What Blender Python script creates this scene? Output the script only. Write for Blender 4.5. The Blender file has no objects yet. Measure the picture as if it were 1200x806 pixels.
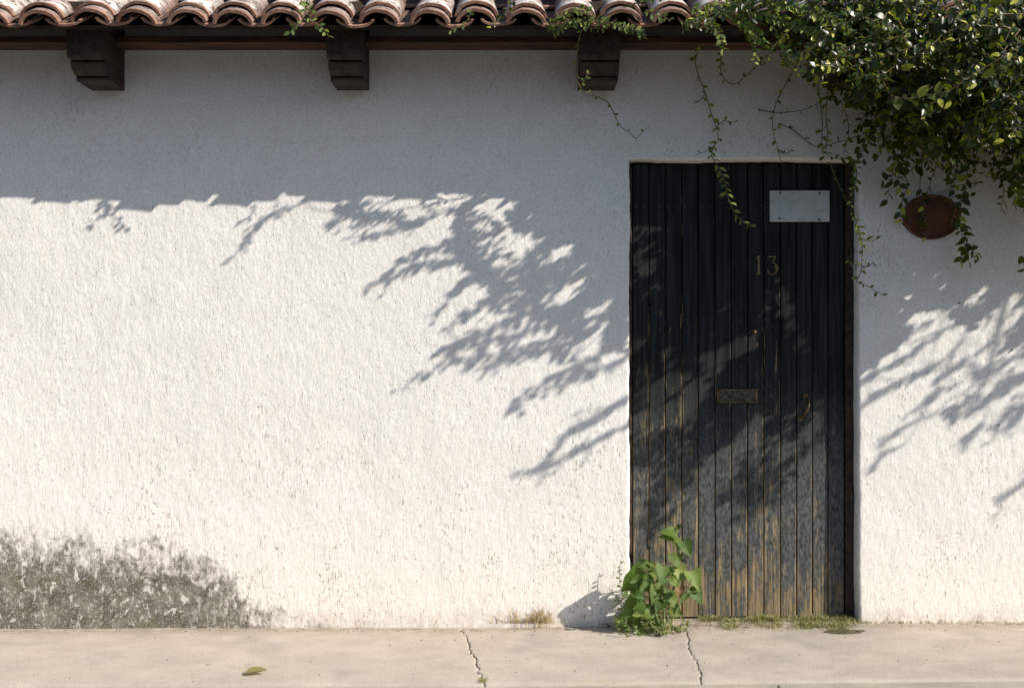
import bpy, math, random
import numpy as np
from mathutils import Vector, Matrix, noise as mnoise

R = math.radians
rnd = random.Random(7)
scene = bpy.context.scene
col = scene.collection

# ---------------------------------------------------------------- camera, world, sun
H0 = 1.25            # camera height above the pavement, metres
D0 = 5.3             # camera distance from the wall plane (y = 0)
PPM = 266.0          # photo pixels per metre on the wall plane
cam_d = bpy.data.cameras.new('camera')
cam = bpy.data.objects.new('camera', cam_d)
col.objects.link(cam)
cam.location = (0, -D0, H0)
cam.rotation_euler = (R(90), 0, 0)
cam_d.sensor_width = 36
cam_d.lens = 36 * D0 / (1200 / PPM)
cam_d.clip_end = 500
scene.camera = cam

L = Vector((2.0, -1.0, 1.5))          # towards the sun; the wall faces -y
Ln = L.normalized()
sun_el = math.asin(Ln.z)
world = bpy.data.worlds.new('World')
scene.world = world
world.use_nodes = True
wn = world.node_tree
bg = wn.nodes['Background']
sky = wn.nodes.new('ShaderNodeTexSky')
sky.sky_type = 'NISHITA'
sky.sun_disc = False
sky.sun_elevation = sun_el
sky.sun_rotation = math.atan2(L.x, L.y)
sky.air_density = 1.0
sky.dust_density = 1.0
wn.links.new(sky.outputs[0], bg.inputs[0])
bg.inputs[1].default_value = 0.098
sun_d = bpy.data.lights.new('sun', 'SUN')
sun = bpy.data.objects.new('sun', sun_d)
col.objects.link(sun)
sun_d.energy = 4.3
sun_d.angle = R(0.45)
sun_d.color = (1.0, 0.915, 0.81)
sun.rotation_euler = Ln.to_track_quat('Z', 'Y').to_euler()
vs = scene.view_settings
vs.view_transform = 'Standard'
vs.look = 'None'
vs.gamma = 1
vs.exposure = 0.75

# ---------------------------------------------------------------- helpers
def P(px, py, d=0.0):
    """world point seen at photo pixel (px, py) standing d metres in front of the wall"""
    s = (D0 - d) / D0 / PPM
    return Vector(((px - 600) * s, -d, H0 + (403 - py) * s))

def pix(p):
    s = PPM * D0 / (D0 + p.y)
    return 600 + p.x * s, 403 - (p.z - H0) * s

def tag(o, label=None, cat=None, group=None, kind=None):
    if label: o['label'] = label
    if cat: o['category'] = cat
    if group: o['group'] = group
    if kind: o['kind'] = kind
    return o

def empty(name, loc):
    o = bpy.data.objects.new(name, None)
    o.empty_display_size = 0.1
    o.location = loc
    o['root'] = 1
    col.objects.link(o)
    return o

def origin(o):
    v = Vector((0, 0, 0))
    while o is not None:
        v += o.location
        o = o.parent
    return v

def link_mesh(name, me, parent=None, loc=None, rot=None, scale=None):
    o = bpy.data.objects.new(name, me)
    col.objects.link(o)
    if parent is not None:
        o.parent = parent
    if loc is not None:
        o.location = Vector(loc) - (origin(parent) if parent is not None else Vector((0, 0, 0)))
    if rot is not None: o.rotation_euler = rot
    if scale is not None: o.scale = scale
    return o

class MB:
    """collects geometry in world coordinates and links it as one mesh object"""
    def __init__(s): s.v = []; s.f = []; s.m = []
    def add(s, vs_, fs, mi=0):
        k = len(s.v)
        s.v.extend([tuple(v) for v in vs_])
        s.f.extend([tuple(i + k for i in f) for f in fs])
        s.m.extend([mi] * len(fs))
    def box(s, x0, x1, y0, y1, z0, z1, bev=0.0, mi=0):
        if bev <= 0:
            V = [(x, y, z) for x in (x0, x1) for y in (y0, y1) for z in (z0, z1)]
            F = [(0, 1, 3, 2), (4, 6, 7, 5), (0, 4, 5, 1), (2, 3, 7, 6), (0, 2, 6, 4), (1, 5, 7, 3)]
            s.add(V, F, mi); return
        b = bev   # bevelled on the edges of the -y face
        ring = lambda y, e: [(x0 + e, y, z0 + e), (x1 - e, y, z0 + e), (x1 - e, y, z1 - e), (x0 + e, y, z1 - e)]
        V = ring(y1, 0) + ring(y0 + b, 0) + ring(y0, b)
        F = [(0, 3, 2, 1), (8, 9, 10, 11)]
        for k in (0, 4):
            for i in range(4):
                j = (i + 1) % 4
                F.append((k + i, k + j, k + 4 + j, k + 4 + i))
        s.add(V, F, mi)
    def prism_x(s, prof, x0, x1, mi=0):
        n = len(prof)
        V = [(x0, y, z) for y, z in prof] + [(x1, y, z) for y, z in prof]
        F = [tuple(range(n)), tuple(range(2 * n - 1, n - 1, -1))]
        for i in range(n):
            j = (i + 1) % n
            F.append((i, i + n, j + n, j))
        s.add(V, F, mi)
    def tube(s, pts, rad, n=5, mi=0):
        pts = [Vector(p) for p in pts]
        rads = rad if isinstance(rad, (list, tuple)) else [rad] * len(pts)
        V = []; F = []
        up = Vector((0.13, 0.9, 0.31)).normalized()
        for i, p in enumerate(pts):
            t = (pts[min(i + 1, len(pts) - 1)] - pts[max(i - 1, 0)])
            if t.length < 1e-7: t = Vector((0, 0, 1))
            t.normalize()
            a = t.cross(up)
            if a.length < 1e-3: a = t.cross(Vector((1, 0, 0)))
            a.normalize(); b = t.cross(a)
            for k in range(n):
                q = 2 * math.pi * k / n
                V.append(p + (a * math.cos(q) + b * math.sin(q)) * rads[i])
        for i in range(len(pts) - 1):
            for k in range(n):
                l = (k + 1) % n
                F.append((i * n + k, i * n + l, (i + 1) * n + l, (i + 1) * n + k))
        F.append(tuple(range(n - 1, -1, -1)))
        F.append(tuple(range((len(pts) - 1) * n, len(pts) * n)))
        s.add(V, F, mi)
    def build(s, name, mats, parent=None, smooth=False, org=None):
        o3 = Vector(org) if org is not None else (origin(parent) if parent is not None else Vector((0, 0, 0)))
        me = bpy.data.meshes.new(name)
        me.from_pydata([(v[0] - o3.x, v[1] - o3.y, v[2] - o3.z) for v in s.v], [], s.f)
        if not isinstance(mats, (list, tuple)): mats = [mats]
        for m in mats: me.materials.append(m)
        if len(mats) > 1: me.polygons.foreach_set('material_index', s.m)
        if smooth: me.shade_smooth()
        me.update()
        o = bpy.data.objects.new(name, me)
        col.objects.link(o)
        if parent is not None:
            o.parent = parent
            o.location = o3 - origin(parent)
        else:
            o.location = o3
        return o

def smoothpath(pts, n=4):
    """Catmull-Rom through the points"""
    pts = [Vector(p) for p in pts]
    out = []
    for i in range(len(pts) - 1):
        p0 = pts[max(i - 1, 0)]; p1 = pts[i]; p2 = pts[i + 1]; p3 = pts[min(i + 2, len(pts) - 1)]
        for k in range(n):
            t = k / n
            out.append(0.5 * ((2 * p1) + (-p0 + p2) * t + (2 * p0 - 5 * p1 + 4 * p2 - p3) * t * t + (-p0 + 3 * p1 - 3 * p2 + p3) * t ** 3))
    out.append(pts[-1])
    return out

def vnoise(x, y, s, seed):
    """smooth value noise on numpy arrays, about 0..1, feature size s metres"""
    rs = np.random.RandomState(seed)
    g = rs.rand(256, 256)
    u = x / s + 100.37; v = y / s + 100.71
    i = np.floor(u).astype(int); j = np.floor(v).astype(int)
    fu = u - i; fv = v - j
    fu = fu * fu * (3 - 2 * fu); fv = fv * fv * (3 - 2 * fv)
    a = g[i % 256, j % 256]; b = g[(i + 1) % 256, j % 256]
    c = g[i % 256, (j + 1) % 256]; d = g[(i + 1) % 256, (j + 1) % 256]
    return (a * (1 - fu) + b * fu) * (1 - fv) + (c * (1 - fu) + d * fu) * fv

# ---------------------------------------------------------------- materials
class NT:
    def __init__(s, name):
        s.mat = bpy.data.materials.new(name)
        s.mat.use_nodes = True
        s.t = s.mat.node_tree
        s.b = s.t.nodes['Principled BSDF']
        s.out = s.t.nodes['Material Output']
    def n(s, typ, **kw):
        nd = s.t.nodes.new(typ)
        for k, v in kw.items(): setattr(nd, k, v)
        return nd
    def put(s, sock, v):
        if v is None: return
        if isinstance(v, bpy.types.NodeSocket): s.t.links.new(v, sock)
        else: sock.default_value = v
    def coord(s, which='Object'):
        return s.n('ShaderNodeTexCoord').outputs[which]
    def mapping(s, vec, scale=(1, 1, 1), loc=(0, 0, 0), rot=(0, 0, 0)):
        m = s.n('ShaderNodeMapping')
        s.put(m.inputs['Vector'], vec)
        s.put(m.inputs['Scale'], scale); s.put(m.inputs['Location'], loc); s.put(m.inputs['Rotation'], rot)
        return m.outputs[0]
    def noise(s, vec, scale, detail=4, rough=0.5, dist=0.0):
        m = s.n('ShaderNodeTexNoise')
        s.put(m.inputs['Vector'], vec)
        m.inputs['Scale'].default_value = scale; m.inputs['Detail'].default_value = detail
        m.inputs['Roughness'].default_value = rough; m.inputs['Distortion'].default_value = dist
        return m.outputs['Fac']
    def voro(s, vec, scale, feature='F1', rand=1.0, out='Distance'):
        m = s.n('ShaderNodeTexVoronoi', feature=feature)
        s.put(m.inputs['Vector'], vec); m.inputs['Scale'].default_value = scale
        m.inputs['Randomness'].default_value = rand
        return m.outputs[out]
    def ramp(s, v, a, b, lo=0.0, hi=1.0, smooth=True):
        m = s.n('ShaderNodeMapRange')
        if smooth: m.interpolation_type = 'SMOOTHSTEP'
        s.put(m.inputs['Value'], v)
        s.put(m.inputs['From Min'], a); s.put(m.inputs['From Max'], b)
        m.inputs['To Min'].default_value = lo; m.inputs['To Max'].default_value = hi
        return m.outputs[0]
    def math(s, op, a, b=None, c=None, clamp=False):
        m = s.n('ShaderNodeMath', operation=op); m.use_clamp = clamp
        s.put(m.inputs[0], a); s.put(m.inputs[1], b)
        if c is not None: s.put(m.inputs[2], c)
        return m.outputs[0]
    def mix(s, f, a, b):
        m = s.n('ShaderNodeMix', data_type='RGBA')
        s.put(m.inputs['Factor'], f)
        s.put(m.inputs['A'], a if isinstance(a, bpy.types.NodeSocket) else (*a, 1))
        s.put(m.inputs['B'], b if isinstance(b, bpy.types.NodeSocket) else (*b, 1))
        return m.outputs['Result']
    def bump(s, h, dist, strength=1.0, normal=None):
        m = s.n('ShaderNodeBump')
        s.put(m.inputs['Height'], h); m.inputs['Distance'].default_value = dist
        m.inputs['Strength'].default_value = strength
        if normal is not None: s.put(m.inputs['Normal'], normal)
        return m.outputs[0]
    def attr(s, name, out='Fac'):
        a = s.n('ShaderNodeAttribute'); a.attribute_name = name
        return a.outputs[out]
    def sep(s, v):
        m = s.n('ShaderNodeSeparateXYZ'); s.put(m.inputs[0], v); return m.outputs
    def done(s, base=None, rough=None, normal=None, metal=None, spec=None):
        if base is not None: s.put(s.b.inputs['Base Color'], base if isinstance(base, bpy.types.NodeSocket) else (*base, 1))
        if rough is not None: s.put(s.b.inputs['Roughness'], rough)
        if normal is not None: s.put(s.b.inputs['Normal'], normal)
        if metal is not None: s.put(s.b.inputs['Metallic'], metal)
        if spec is not None: s.put(s.b.inputs['Specular IOR Level'], spec)
        return s.mat

def mat_stucco():
    n = NT('stucco')
    c = n.coord()
    # long shallow trowel pits running down the wall, and a fine sandy grain
    v1 = n.mapping(c, (1.0, 1.0, 0.36))
    p1 = n.noise(v1, 115, 2, 0.6, 0.5)
    zone = n.noise(c, 3.4, 4, 0.65)
    zz = n.ramp(n.sep(c)[2], 0.0, 2.4, 0.02, -0.02)
    thr = n.math('ADD', zz, n.ramp(zone, 0.3, 0.7, 0.245, 0.385, False))
    pit = n.ramp(n.math('SUBTRACT', p1, thr), -0.05, 0.03)        # 0 in pits, 1 on the face
    p2 = n.noise(n.mapping(c, (1, 1, 0.45)), 70, 5, 0.68)
    grain = n.noise(c, 210, 3, 0.65)
    low = n.noise(c, 7, 3, 0.5)
    st = n.attr('stain')
    # grey damp stain at the foot of the wall: blotchy edge, white flecks left in it
    e1 = n.noise(n.mapping(c, (1, 1, 0.8)), 11, 7, 0.72, 0.5)
    e2 = n.noise(n.mapping(c, (1, 1, 0.5)), 45, 4, 0.7)
    es = n.math('ADD', n.math('MULTIPLY', n.math('SUBTRACT', e1, 0.5), 3.0), n.math('MULTIPLY', n.math('SUBTRACT', e2, 0.5), 1.9))
    m0 = n.math('ADD', st, es)
    mask = n.ramp(m0, 0.02, 1.05)
    fl = n.ramp(n.noise(c, 120, 3, 0.7), 0.55, 0.63)
    fl2 = n.ramp(n.noise(n.mapping(c, (1, 1, 0.7)), 30, 5, 0.75, 0.9), 0.555, 0.62)
    flk = n.math('MAXIMUM', n.math('MULTIPLY', fl, 0.38), n.math('MULTIPLY', fl2, 0.75))
    mask2 = n.math('MULTIPLY', mask, n.math('SUBTRACT', 1.0, flk))
    tone = n.ramp(n.noise(c, 11, 5, 0.65), 0.3, 0.7)
    sc = n.mix(tone, (0.055, 0.052, 0.036), (0.21, 0.20, 0.162))
    moss = n.math('MULTIPLY', n.ramp(n.noise(n.mapping(c, loc=(3.1, 0, 0.4)), 9, 4, 0.6), 0.52, 0.66), n.ramp(st, 0.8, 1.35))
    sc = n.mix(n.math('MULTIPLY', moss, 0.6), sc, (0.10, 0.10, 0.035))
    white = n.mix(n.ramp(low, 0.3, 0.7), (0.785, 0.775, 0.745), (0.82, 0.812, 0.785))
    z = n.sep(c)[2]
    warm = n.math('MULTIPLY', n.ramp(z, 0.0, 0.9, 1.0, 0.0), 0.75)
    white = n.mix(warm, white, (0.82, 0.77, 0.70))
    # shade in grain and pits painted as a brown tint; pits stronger low down
    white = n.mix(n.ramp(n.noise(n.mapping(c, (1, 1, 0.8)), 105, 5, 0.75, 0.6), 0.32, 0.62, 0.36, 0.0), white, (0.42, 0.37, 0.31))
    pit_shade = n.math('MULTIPLY', n.math('SUBTRACT', 1.0, pit), n.ramp(z, 0.0, 1.6, 0.7, 0.16))
    white = n.mix(pit_shade, white, (0.45, 0.36, 0.28))
    # splash dirt along the foot of the wall
    foot = n.math('MULTIPLY', n.attr('foot'), n.ramp(e1, 0.38, 0.62))
    white = n.mix(n.math('MULTIPLY', foot, 0.6), white, (0.33, 0.255, 0.16))
    base = n.mix(n.math('MULTIPLY', mask2, 0.96), white, sc)
    h = n.math('ADD', n.math('MULTIPLY', pit, 0.62), n.math('MULTIPLY', p2, 0.55))
    h = n.math('ADD', h, n.math('MULTIPLY', grain, n.math('ADD', 0.22, n.math('MULTIPLY', mask, 0.5))))
    return n.done(base, 0.9, n.bump(h, 0.0050), spec=0.1)

def mat_concrete(name='concrete', a=(0.40, 0.352, 0.298), b=(0.50, 0.445, 0.38)):
    n = NT(name)
    c = n.coord()
    f = n.ramp(n.noise(n.mapping(c, (0.8, 1.1, 1)), 6, 7, 0.68), 0.3, 0.7)
    g = n.noise(c, 170, 3, 0.7)
    base = n.mix(f, a, b)
    base = n.mix(n.ramp(n.noise(c, 2.2, 5, 0.6, 0.5), 0.5, 0.75), base, (0.33, 0.30, 0.275))
    base = n.mix(n.ramp(g, 0.3, 0.7, 0.35, 0.0), base, (0.20, 0.165, 0.13))
    sp = n.ramp(n.noise(c, 60, 2, 0.5), 0.25, 0.30, 1.0, 0.0)
    base = n.mix(n.math('MULTIPLY', sp, 0.6), base, (0.16, 0.12, 0.08))
    near = n.ramp(n.sep(c)[1], -0.16, 0.0)
    base = n.mix(n.math('MULTIPLY', near, n.ramp(n.noise(c, 14, 5, 0.7), 0.35, 0.65, 0.1, 0.75)), base, (0.24, 0.19, 0.135))
    h = n.math('ADD', g, n.math('MULTIPLY', n.noise(c, 25, 4, 0.6), 0.8))
    return n.done(base, 0.92, n.bump(h, 0.0022), spec=0.2)

def mat_simple_noise(name, a, b, scale=20, rough=0.8, bump=0.002, stretch=(1, 1, 1), metal=0, spec=0.4, detail=5):
    n = NT(name)
    c = n.mapping(n.coord(), stretch)
    f = n.noise(c, scale, detail, 0.6)
    return n.done(n.mix(n.ramp(f, 0.32, 0.68), a, b), rough, n.bump(f, bump) if bump else None, metal, spec)

def mat_tile():
    n = NT('fired_clay')
    c0 = n.coord()
    oi = n.n('ShaderNodeObjectInfo')
    off = n.n('ShaderNodeVectorMath', operation='SCALE')
    n.put(off.inputs[0], (13.1, 7.7, 21.3)); n.put(off.inputs['Scale'], oi.outputs['Random'])
    ad = n.n('ShaderNodeVectorMath', operation='ADD')
    n.put(ad.inputs[0], c0); n.put(ad.inputs[1], off.outputs[0])
    c = ad.outputs[0]
    clay = n.mix(n.ramp(n.noise(c, 14, 5, 0.65), 0.3, 0.7), (0.17, 0.078, 0.05), (0.36, 0.215, 0.155))
    clay = n.mix(n.math('MULTIPLY', oi.outputs['Random'], 0.35), clay, (0.33, 0.20, 0.15))
    u = n.sep(c0)[1]
    la = n.attr('lichen')
    band = n.ramp(u, 0.008, 0.035)
    grime_shade = n.noise(c, 17, 6, 0.75, 0.4)
    dark = n.math('MULTIPLY', band, n.ramp(grime_shade, 0.36, 0.60, 0.97, 0.5))  # grime on the tile backs that also paints the dark of the shaded channels
    base = n.mix(dark, clay, (0.045, 0.036, 0.032))
    lich = n.noise(n.mapping(c, loc=(5, 1, 3)), 21, 7, 0.78, 0.4)
    nearb = n.ramp(u, 0.05, 0.16, 1.0, 0.55)
    top = n.ramp(n.sep(c0)[2], 0.0, 0.035, 0.2, 1.0)
    lm = n.math('MULTIPLY', n.math('MULTIPLY', n.ramp(lich, 0.41, 0.50), band), n.math('MULTIPLY', top, nearb))
    lm = n.math('MULTIPLY', lm, la)
    base = n.mix(lm, base, n.mix(n.noise(c, 70, 4, 0.7), (0.35, 0.32, 0.30), (0.85, 0.81, 0.77)))
    soot = n.ramp(n.noise(n.mapping(c, loc=(4, 2, 1)), 24, 6, 0.75), 0.56, 0.66)
    base = n.mix(n.math('MULTIPLY', soot, 0.8), base, (0.035, 0.03, 0.028))
    h = n.math('ADD', n.noise(c, 40, 5, 0.7), n.math('MULTIPLY', lm, 0.4))
    return n.done(base, 0.88, n.bump(h, 0.004), spec=0.25)

def mat_door():
    n = NT('worn_black_paint')
    c0 = n.coord('Generated')
    geo = n.n('ShaderNodeNewGeometry')
    pos = geo.outputs['Position']
    oi = n.n('ShaderNodeObjectInfo')
    off = n.n('ShaderNodeCombineXYZ')
    n.put(off.inputs[2], n.math('MULTIPLY', oi.outputs['Random'], 9.0))
    ad = n.n('ShaderNodeVectorMath', operation='ADD')
    n.put(ad.inputs[0], pos); n.put(ad.inputs[1], off.outputs[0])
    v = ad.outputs[0]
    z = n.sep(pos)[2]; gx = n.sep(c0)[0]
    fib = n.noise(n.mapping(v, (1, 1, 0.03)), 150, 5, 0.7)
    blot = n.noise(n.mapping(v, (1, 1, 0.38)), 24, 6, 0.72, 0.6)
    edge = n.math('MAXIMUM', n.ramp(gx, 0.09, 0.0), n.ramp(gx, 0.93, 1.0))
    low = n.ramp(z, 0.0, 1.2, 0.105, 0.0)
    foot = n.ramp(z, 0.02, 0.45, 0.12, 0.0)
    per = n.math('MULTIPLY', n.math('SUBTRACT', oi.outputs['Random'], 0.5), 0.12)
    s = n.math('ADD', n.math('MULTIPLY', fib, 0.45), n.math('MULTIPLY', blot, 0.72))
    s = n.math('ADD', s, n.math('ADD', low, foot))
    s = n.math('ADD', s, n.math('ADD', per, n.math('MULTIPLY', edge, 0.12)))
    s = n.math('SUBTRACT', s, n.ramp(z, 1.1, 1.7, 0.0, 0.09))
    bare = n.ramp(s, 0.675, 0.80)
    paint = n.mix(n.ramp(n.noise(n.mapping(v, (1, 1, 0.05)), 60, 4, 0.6), 0.35, 0.7), (0.007, 0.008, 0.008), (0.026, 0.030, 0.029))
    lit_dust = n.ramp(n.noise(n.mapping(v, (1, 1, 0.42)), 95, 7, 0.85), 0.32, 0.74)
    paint = n.mix(n.math('MULTIPLY', lit_dust, n.ramp(z, 0.5, 1.2, 0.75, 0.0)), paint, (0.20, 0.212, 0.205))  # dust fades out upward, so the upper door's shade is put into the colour
    wood = n.mix(n.ramp(fib, 0.3, 0.7), (0.05, 0.033, 0.016), (0.40, 0.30, 0.165))
    base = n.mix(n.math('MULTIPLY', bare, 0.72), paint, wood)
    fleck = n.ramp(n.noise(n.mapping(v, (1, 1, 0.45)), 75, 4, 0.8, 0.6), 0.645, 0.70)
    zone = n.ramp(n.noise(n.mapping(v, loc=(0.3, 0, 0.2)), 3.2, 2, 0.5), 0.45, 0.62)
    base = n.mix(n.math('MULTIPLY', n.math('MULTIPLY', fleck, zone), n.ramp(z, 0.6, 1.35, 0.85, 0.0)), base, (0.42, 0.39, 0.36))  # pale flecks kept low, painting in the brightness of the sunlit part
    h = n.math('ADD', n.math('MULTIPLY', fib, 0.7), n.math('MULTIPLY', bare, -0.35))
    return n.done(base, n.ramp(bare, 0, 1, 0.6, 0.85), n.bump(h, 0.0011), spec=0.12)

def mat_leaf(name, c1, c2, c3, trans=0.35, rough=0.38):
    n = NT(name)
    geo = n.n('ShaderNodeNewGeometry'); oi = n.n('ShaderNodeObjectInfo')
    r = n.math('FRACT', n.math('ADD', geo.outputs['Random Per Island'], oi.outputs['Random']))
    base = n.mix(n.ramp(r, 0.0, 0.75), c1, c2)
    base = n.mix(n.ramp(r, 0.86, 0.92), base, c3)
    c = n.coord()
    nz = n.noise(c, 60, 3, 0.6)
    base = n.mix(n.ramp(nz, 0.35, 0.65, 0.0, 0.35), base, c1)
    n.done(base, rough, n.bump(nz, 0.0015), spec=0.36)
    tr = n.n('ShaderNodeBsdfTranslucent')
    tc = n.mix(0.5, base, (c3[0] * 1.2, c3[1] * 1.5, c3[2] * 0.5))
    n.put(tr.inputs['Color'], tc)
    mx = n.n('ShaderNodeMixShader'); mx.inputs[0].default_value = trans
    n.t.links.new(n.b.outputs[0], mx.inputs[1]); n.t.links.new(tr.outputs[0], mx.inputs[2])
    n.t.links.new(mx.outputs[0], n.out.inputs['Surface'])
    return n.mat

def add_veins(mat):
    """raised midrib and side veins, paler than the blade"""
    t = mat.node_tree; n = NT.__new__(NT); n.mat = mat; n.t = t; n.b = t.nodes['Principled BSDF']; n.out = t.nodes['Material Output']
    uv = n.sep(n.coord('UV'))
    au = n.math('ABSOLUTE', n.math('SUBTRACT', uv[0], 0.5))
    k = n.math('FRACT', n.math('MULTIPLY', n.math('SUBTRACT', uv[1], n.math('MULTIPLY', au, 0.9)), 7.0))
    side = n.ramp(n.math('ABSOLUTE', n.math('SUBTRACT', k, 0.5)), 0.0, 0.13, 1.0, 0.0)
    mid = n.ramp(au, 0.008, 0.03, 1.0, 0.0)
    vein = n.math('MAXIMUM', n.math('MULTIPLY', side, 0.25), mid)
    puff = n.ramp(n.math('ABSOLUTE', n.math('SUBTRACT', k, 0.5)), 0.0, 0.5)
    old = n.b.inputs['Base Color'].links[0].from_socket
    n.put(n.b.inputs['Base Color'], n.mix(n.math('MULTIPLY', vein, 0.22), old, (0.22, 0.32, 0.12)))
    n.put(n.b.inputs['Normal'], n.bump(n.math('SUBTRACT', puff, n.math('MULTIPLY', vein, 0.4)), 0.0006))

M = {}
M['stucco'] = mat_stucco()
M['concrete'] = mat_concrete()
M['tile'] = mat_tile()
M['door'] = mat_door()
M['kerb'] = mat_concrete('kerb_concrete', (0.30, 0.27, 0.24), (0.42, 0.38, 0.33))
M['asphalt'] = mat_simple_noise('asphalt', (0.035, 0.035, 0.036), (0.075, 0.073, 0.07), 90, 0.9, 0.004)
M['sky_blocker'] = mat_simple_noise('sky_blocker_green', (0.02, 0.035, 0.014), (0.05, 0.07, 0.025), 0.3, 0.95, 0.0)
M['soil'] = mat_simple_noise('soil', (0.015, 0.011, 0.007), (0.06, 0.045, 0.03), 80, 0.95, 0.004)
M['beam'] = mat_simple_noise('dark_timber', (0.02, 0.010, 0.006), (0.11, 0.05, 0.024), 30, 0.7, 0.003, (0.12, 1, 1))
M['corbel'] = mat_simple_noise('old_carved_timber', (0.016, 0.010, 0.006), (0.05, 0.031, 0.018), 40, 0.75, 0.003, (1, 0.2, 1))
M['board'] = mat_simple_noise('roof_board', (0.02, 0.013, 0.009), (0.06, 0.035, 0.02), 30, 0.8, 0.003, (1, 0.2, 1))
M['brass'] = mat_simple_noise('tarnished_brass', (0.10, 0.075, 0.035), (0.22, 0.17, 0.09), 60, 0.45, 0.001, metal=0.9)
M['iron'] = mat_simple_noise('old_iron', (0.03, 0.03, 0.028), (0.12, 0.11, 0.09), 70, 0.5, 0.001, metal=0.7)
M['screw'] = mat_simple_noise('rusty_screw', (0.012, 0.010, 0.008), (0.03, 0.02, 0.015), 90, 0.6, 0.0)
M['clay_plaque'] = mat_simple_noise('dark_terracotta', (0.075, 0.026, 0.014), (0.125, 0.045, 0.024), 22, 0.7, 0.003)
M['wood_stem'] = mat_simple_noise('brown_stem', (0.055, 0.035, 0.02), (0.15, 0.10, 0.055), 50, 0.85, 0.002)
M['twig'] = mat_simple_noise('thin_twig', (0.07, 0.05, 0.025), (0.19, 0.14, 0.07), 50, 0.8, 0.0)
M['green_stem'] = mat_simple_noise('green_stem', (0.08, 0.12, 0.035), (0.16, 0.20, 0.06), 50, 0.6, 0.0)
M['straw'] = mat_simple_noise('dry_straw', (0.30, 0.22, 0.10), (0.52, 0.42, 0.24), 40, 0.8, 0.0)
M['leaf'] = mat_leaf('glossy_leaf', (0.004, 0.010, 0.003), (0.017, 0.038, 0.006), (0.42, 0.44, 0.06), 0.25, 0.34)
M['vine_leaf'] = mat_leaf('creeper_leaf', (0.04, 0.085, 0.02), (0.20, 0.27, 0.055), (0.42, 0.44, 0.13), 0.3, 0.36)
M['weed_leaf'] = mat_leaf('soft_weed_leaf', (0.045, 0.095, 0.016), (0.14, 0.20, 0.035), (0.28, 0.33, 0.08), 0.3, 0.55)
M['weed_dead'] = mat_leaf('withered_leaf', (0.16, 0.10, 0.05), (0.26, 0.16, 0.08), (0.30, 0.2, 0.1), 0.2, 0.7)
add_veins(M['weed_leaf']); add_veins(M['weed_dead'])
M['grass'] = mat_leaf('grass_blade', (0.10, 0.13, 0.03), (0.30, 0.27, 0.11), (0.42, 0.35, 0.19), 0.25, 0.6)
M['moss'] = mat_simple_noise('moss', (0.03, 0.034, 0.012), (0.12, 0.11, 0.045), 90, 0.95, 0.006)

def mat_plate():
    n = NT('grey_name_plate')
    c = n.coord()
    # faint worn print: a few soft grey patches in rows, no longer legible
    s = n.sep(c)
    w = n.noise(n.mapping(c, (1, 1, 1.6)), 45, 4, 0.7)
    row = n.math('ABSOLUTE', n.math('SUBTRACT', n.math('FRACT', n.math('MULTIPLY', s[2], 26.0)), 0.5))
    pr = n.math('MULTIPLY', n.ramp(w, 0.5, 0.62), n.ramp(row, 0.12, 0.3, 1.0, 0.0))
    base = n.mix(n.ramp(n.noise(c, 9, 5, 0.6), 0.3, 0.7), (0.40, 0.43, 0.43), (0.52, 0.54, 0.53))
    base = n.mix(n.math('MULTIPLY', pr, 0.45), base, (0.25, 0.28, 0.28))
    return n.done(base, 0.6, n.bump(w, 0.0006), spec=0.3)
M['plate'] = mat_plate()

# ---------------------------------------------------------------- ground
WALK_W = 0.885
def gz(x):
    """height of the pavement: it climbs a little to the right"""
    return 0.002 - 0.002 * max(0, -x) + 0.0105 * max(0.0, x)

g = MB()
g.add([(-150, -150, -0.14), (150, -150, -0.14), (150, 150, -0.14), (-150, 150, -0.14)], [(0, 1, 2, 3)])
tag(g.build('road', M['asphalt'], smooth=False), kind='structure')

pave = empty('pavement', (0, 0, 0))
tag(pave, kind='structure')
bed = MB()
bed.box(-8, 8, -WALK_W - 0.01, 0.09, -0.145, -0.03)
bed.build('bed', M['soil'], pave)

# added ring of hills behind the camera, unseen, blocks the low sky
hl = MB(); HN = 120; HR = 10
for j in range(HR + 1):
    for i in range(HN + 1):
        an = math.pi * (1.0 + i / HN) + 0.0
        s = j / HR
        rad = 95 + 50 * s
        top = 25 + 9 * mnoise.noise(Vector((math.cos(an) * 2.2, math.sin(an) * 2.2, 4.0))) + 5 * mnoise.noise(Vector((math.cos(an) * 9, math.sin(an) * 9, 1.0)))
        h = top * math.sin(s * math.pi / 2) ** 1.3
        h += 1.6 * s * mnoise.noise(Vector((math.cos(an) * rad * 0.12, math.sin(an) * rad * 0.12, s * 7)))
        hl.v.append((math.cos(an) * rad, math.sin(an) * rad, -0.3 + h))
for j in range(HR):
    for i in range(HN):
        k_ = j * (HN + 1) + i
        hl.f.append((k_, k_ + 1, k_ + HN + 2, k_ + HN + 1)); hl.m.append(0)
tag(hl.build('sky_blocker_hills', M['sky_blocker'], smooth=True), kind='structure')

def jag(pts, amp, seed, step=0.02):
    """jagged crack line between the given (x, y) points"""
    r = random.Random(seed)
    out = []
    for (x0, y0), (x1, y1) in zip(pts[:-1], pts[1:]):
        n = max(1, int(math.hypot(x1 - x0, y1 - y0) / step))
        for i in range(n):
            t = i / n
            out.append((x0 + (x1 - x0) * t + r.uniform(-amp, amp), y0 + (y1 - y0) * t))
    out.append(pts[-1])
    return out

def ground_xy(px, py):
    """pavement point seen at a photo pixel"""
    k = (py - 403) / PPM            # drop per D0 metres
    dist = H0 / k * D0 / D0
    d = D0 - D0 * (H0 / k)
    d = D0 - H0 * D0 / k / 1.0
    return None

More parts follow.
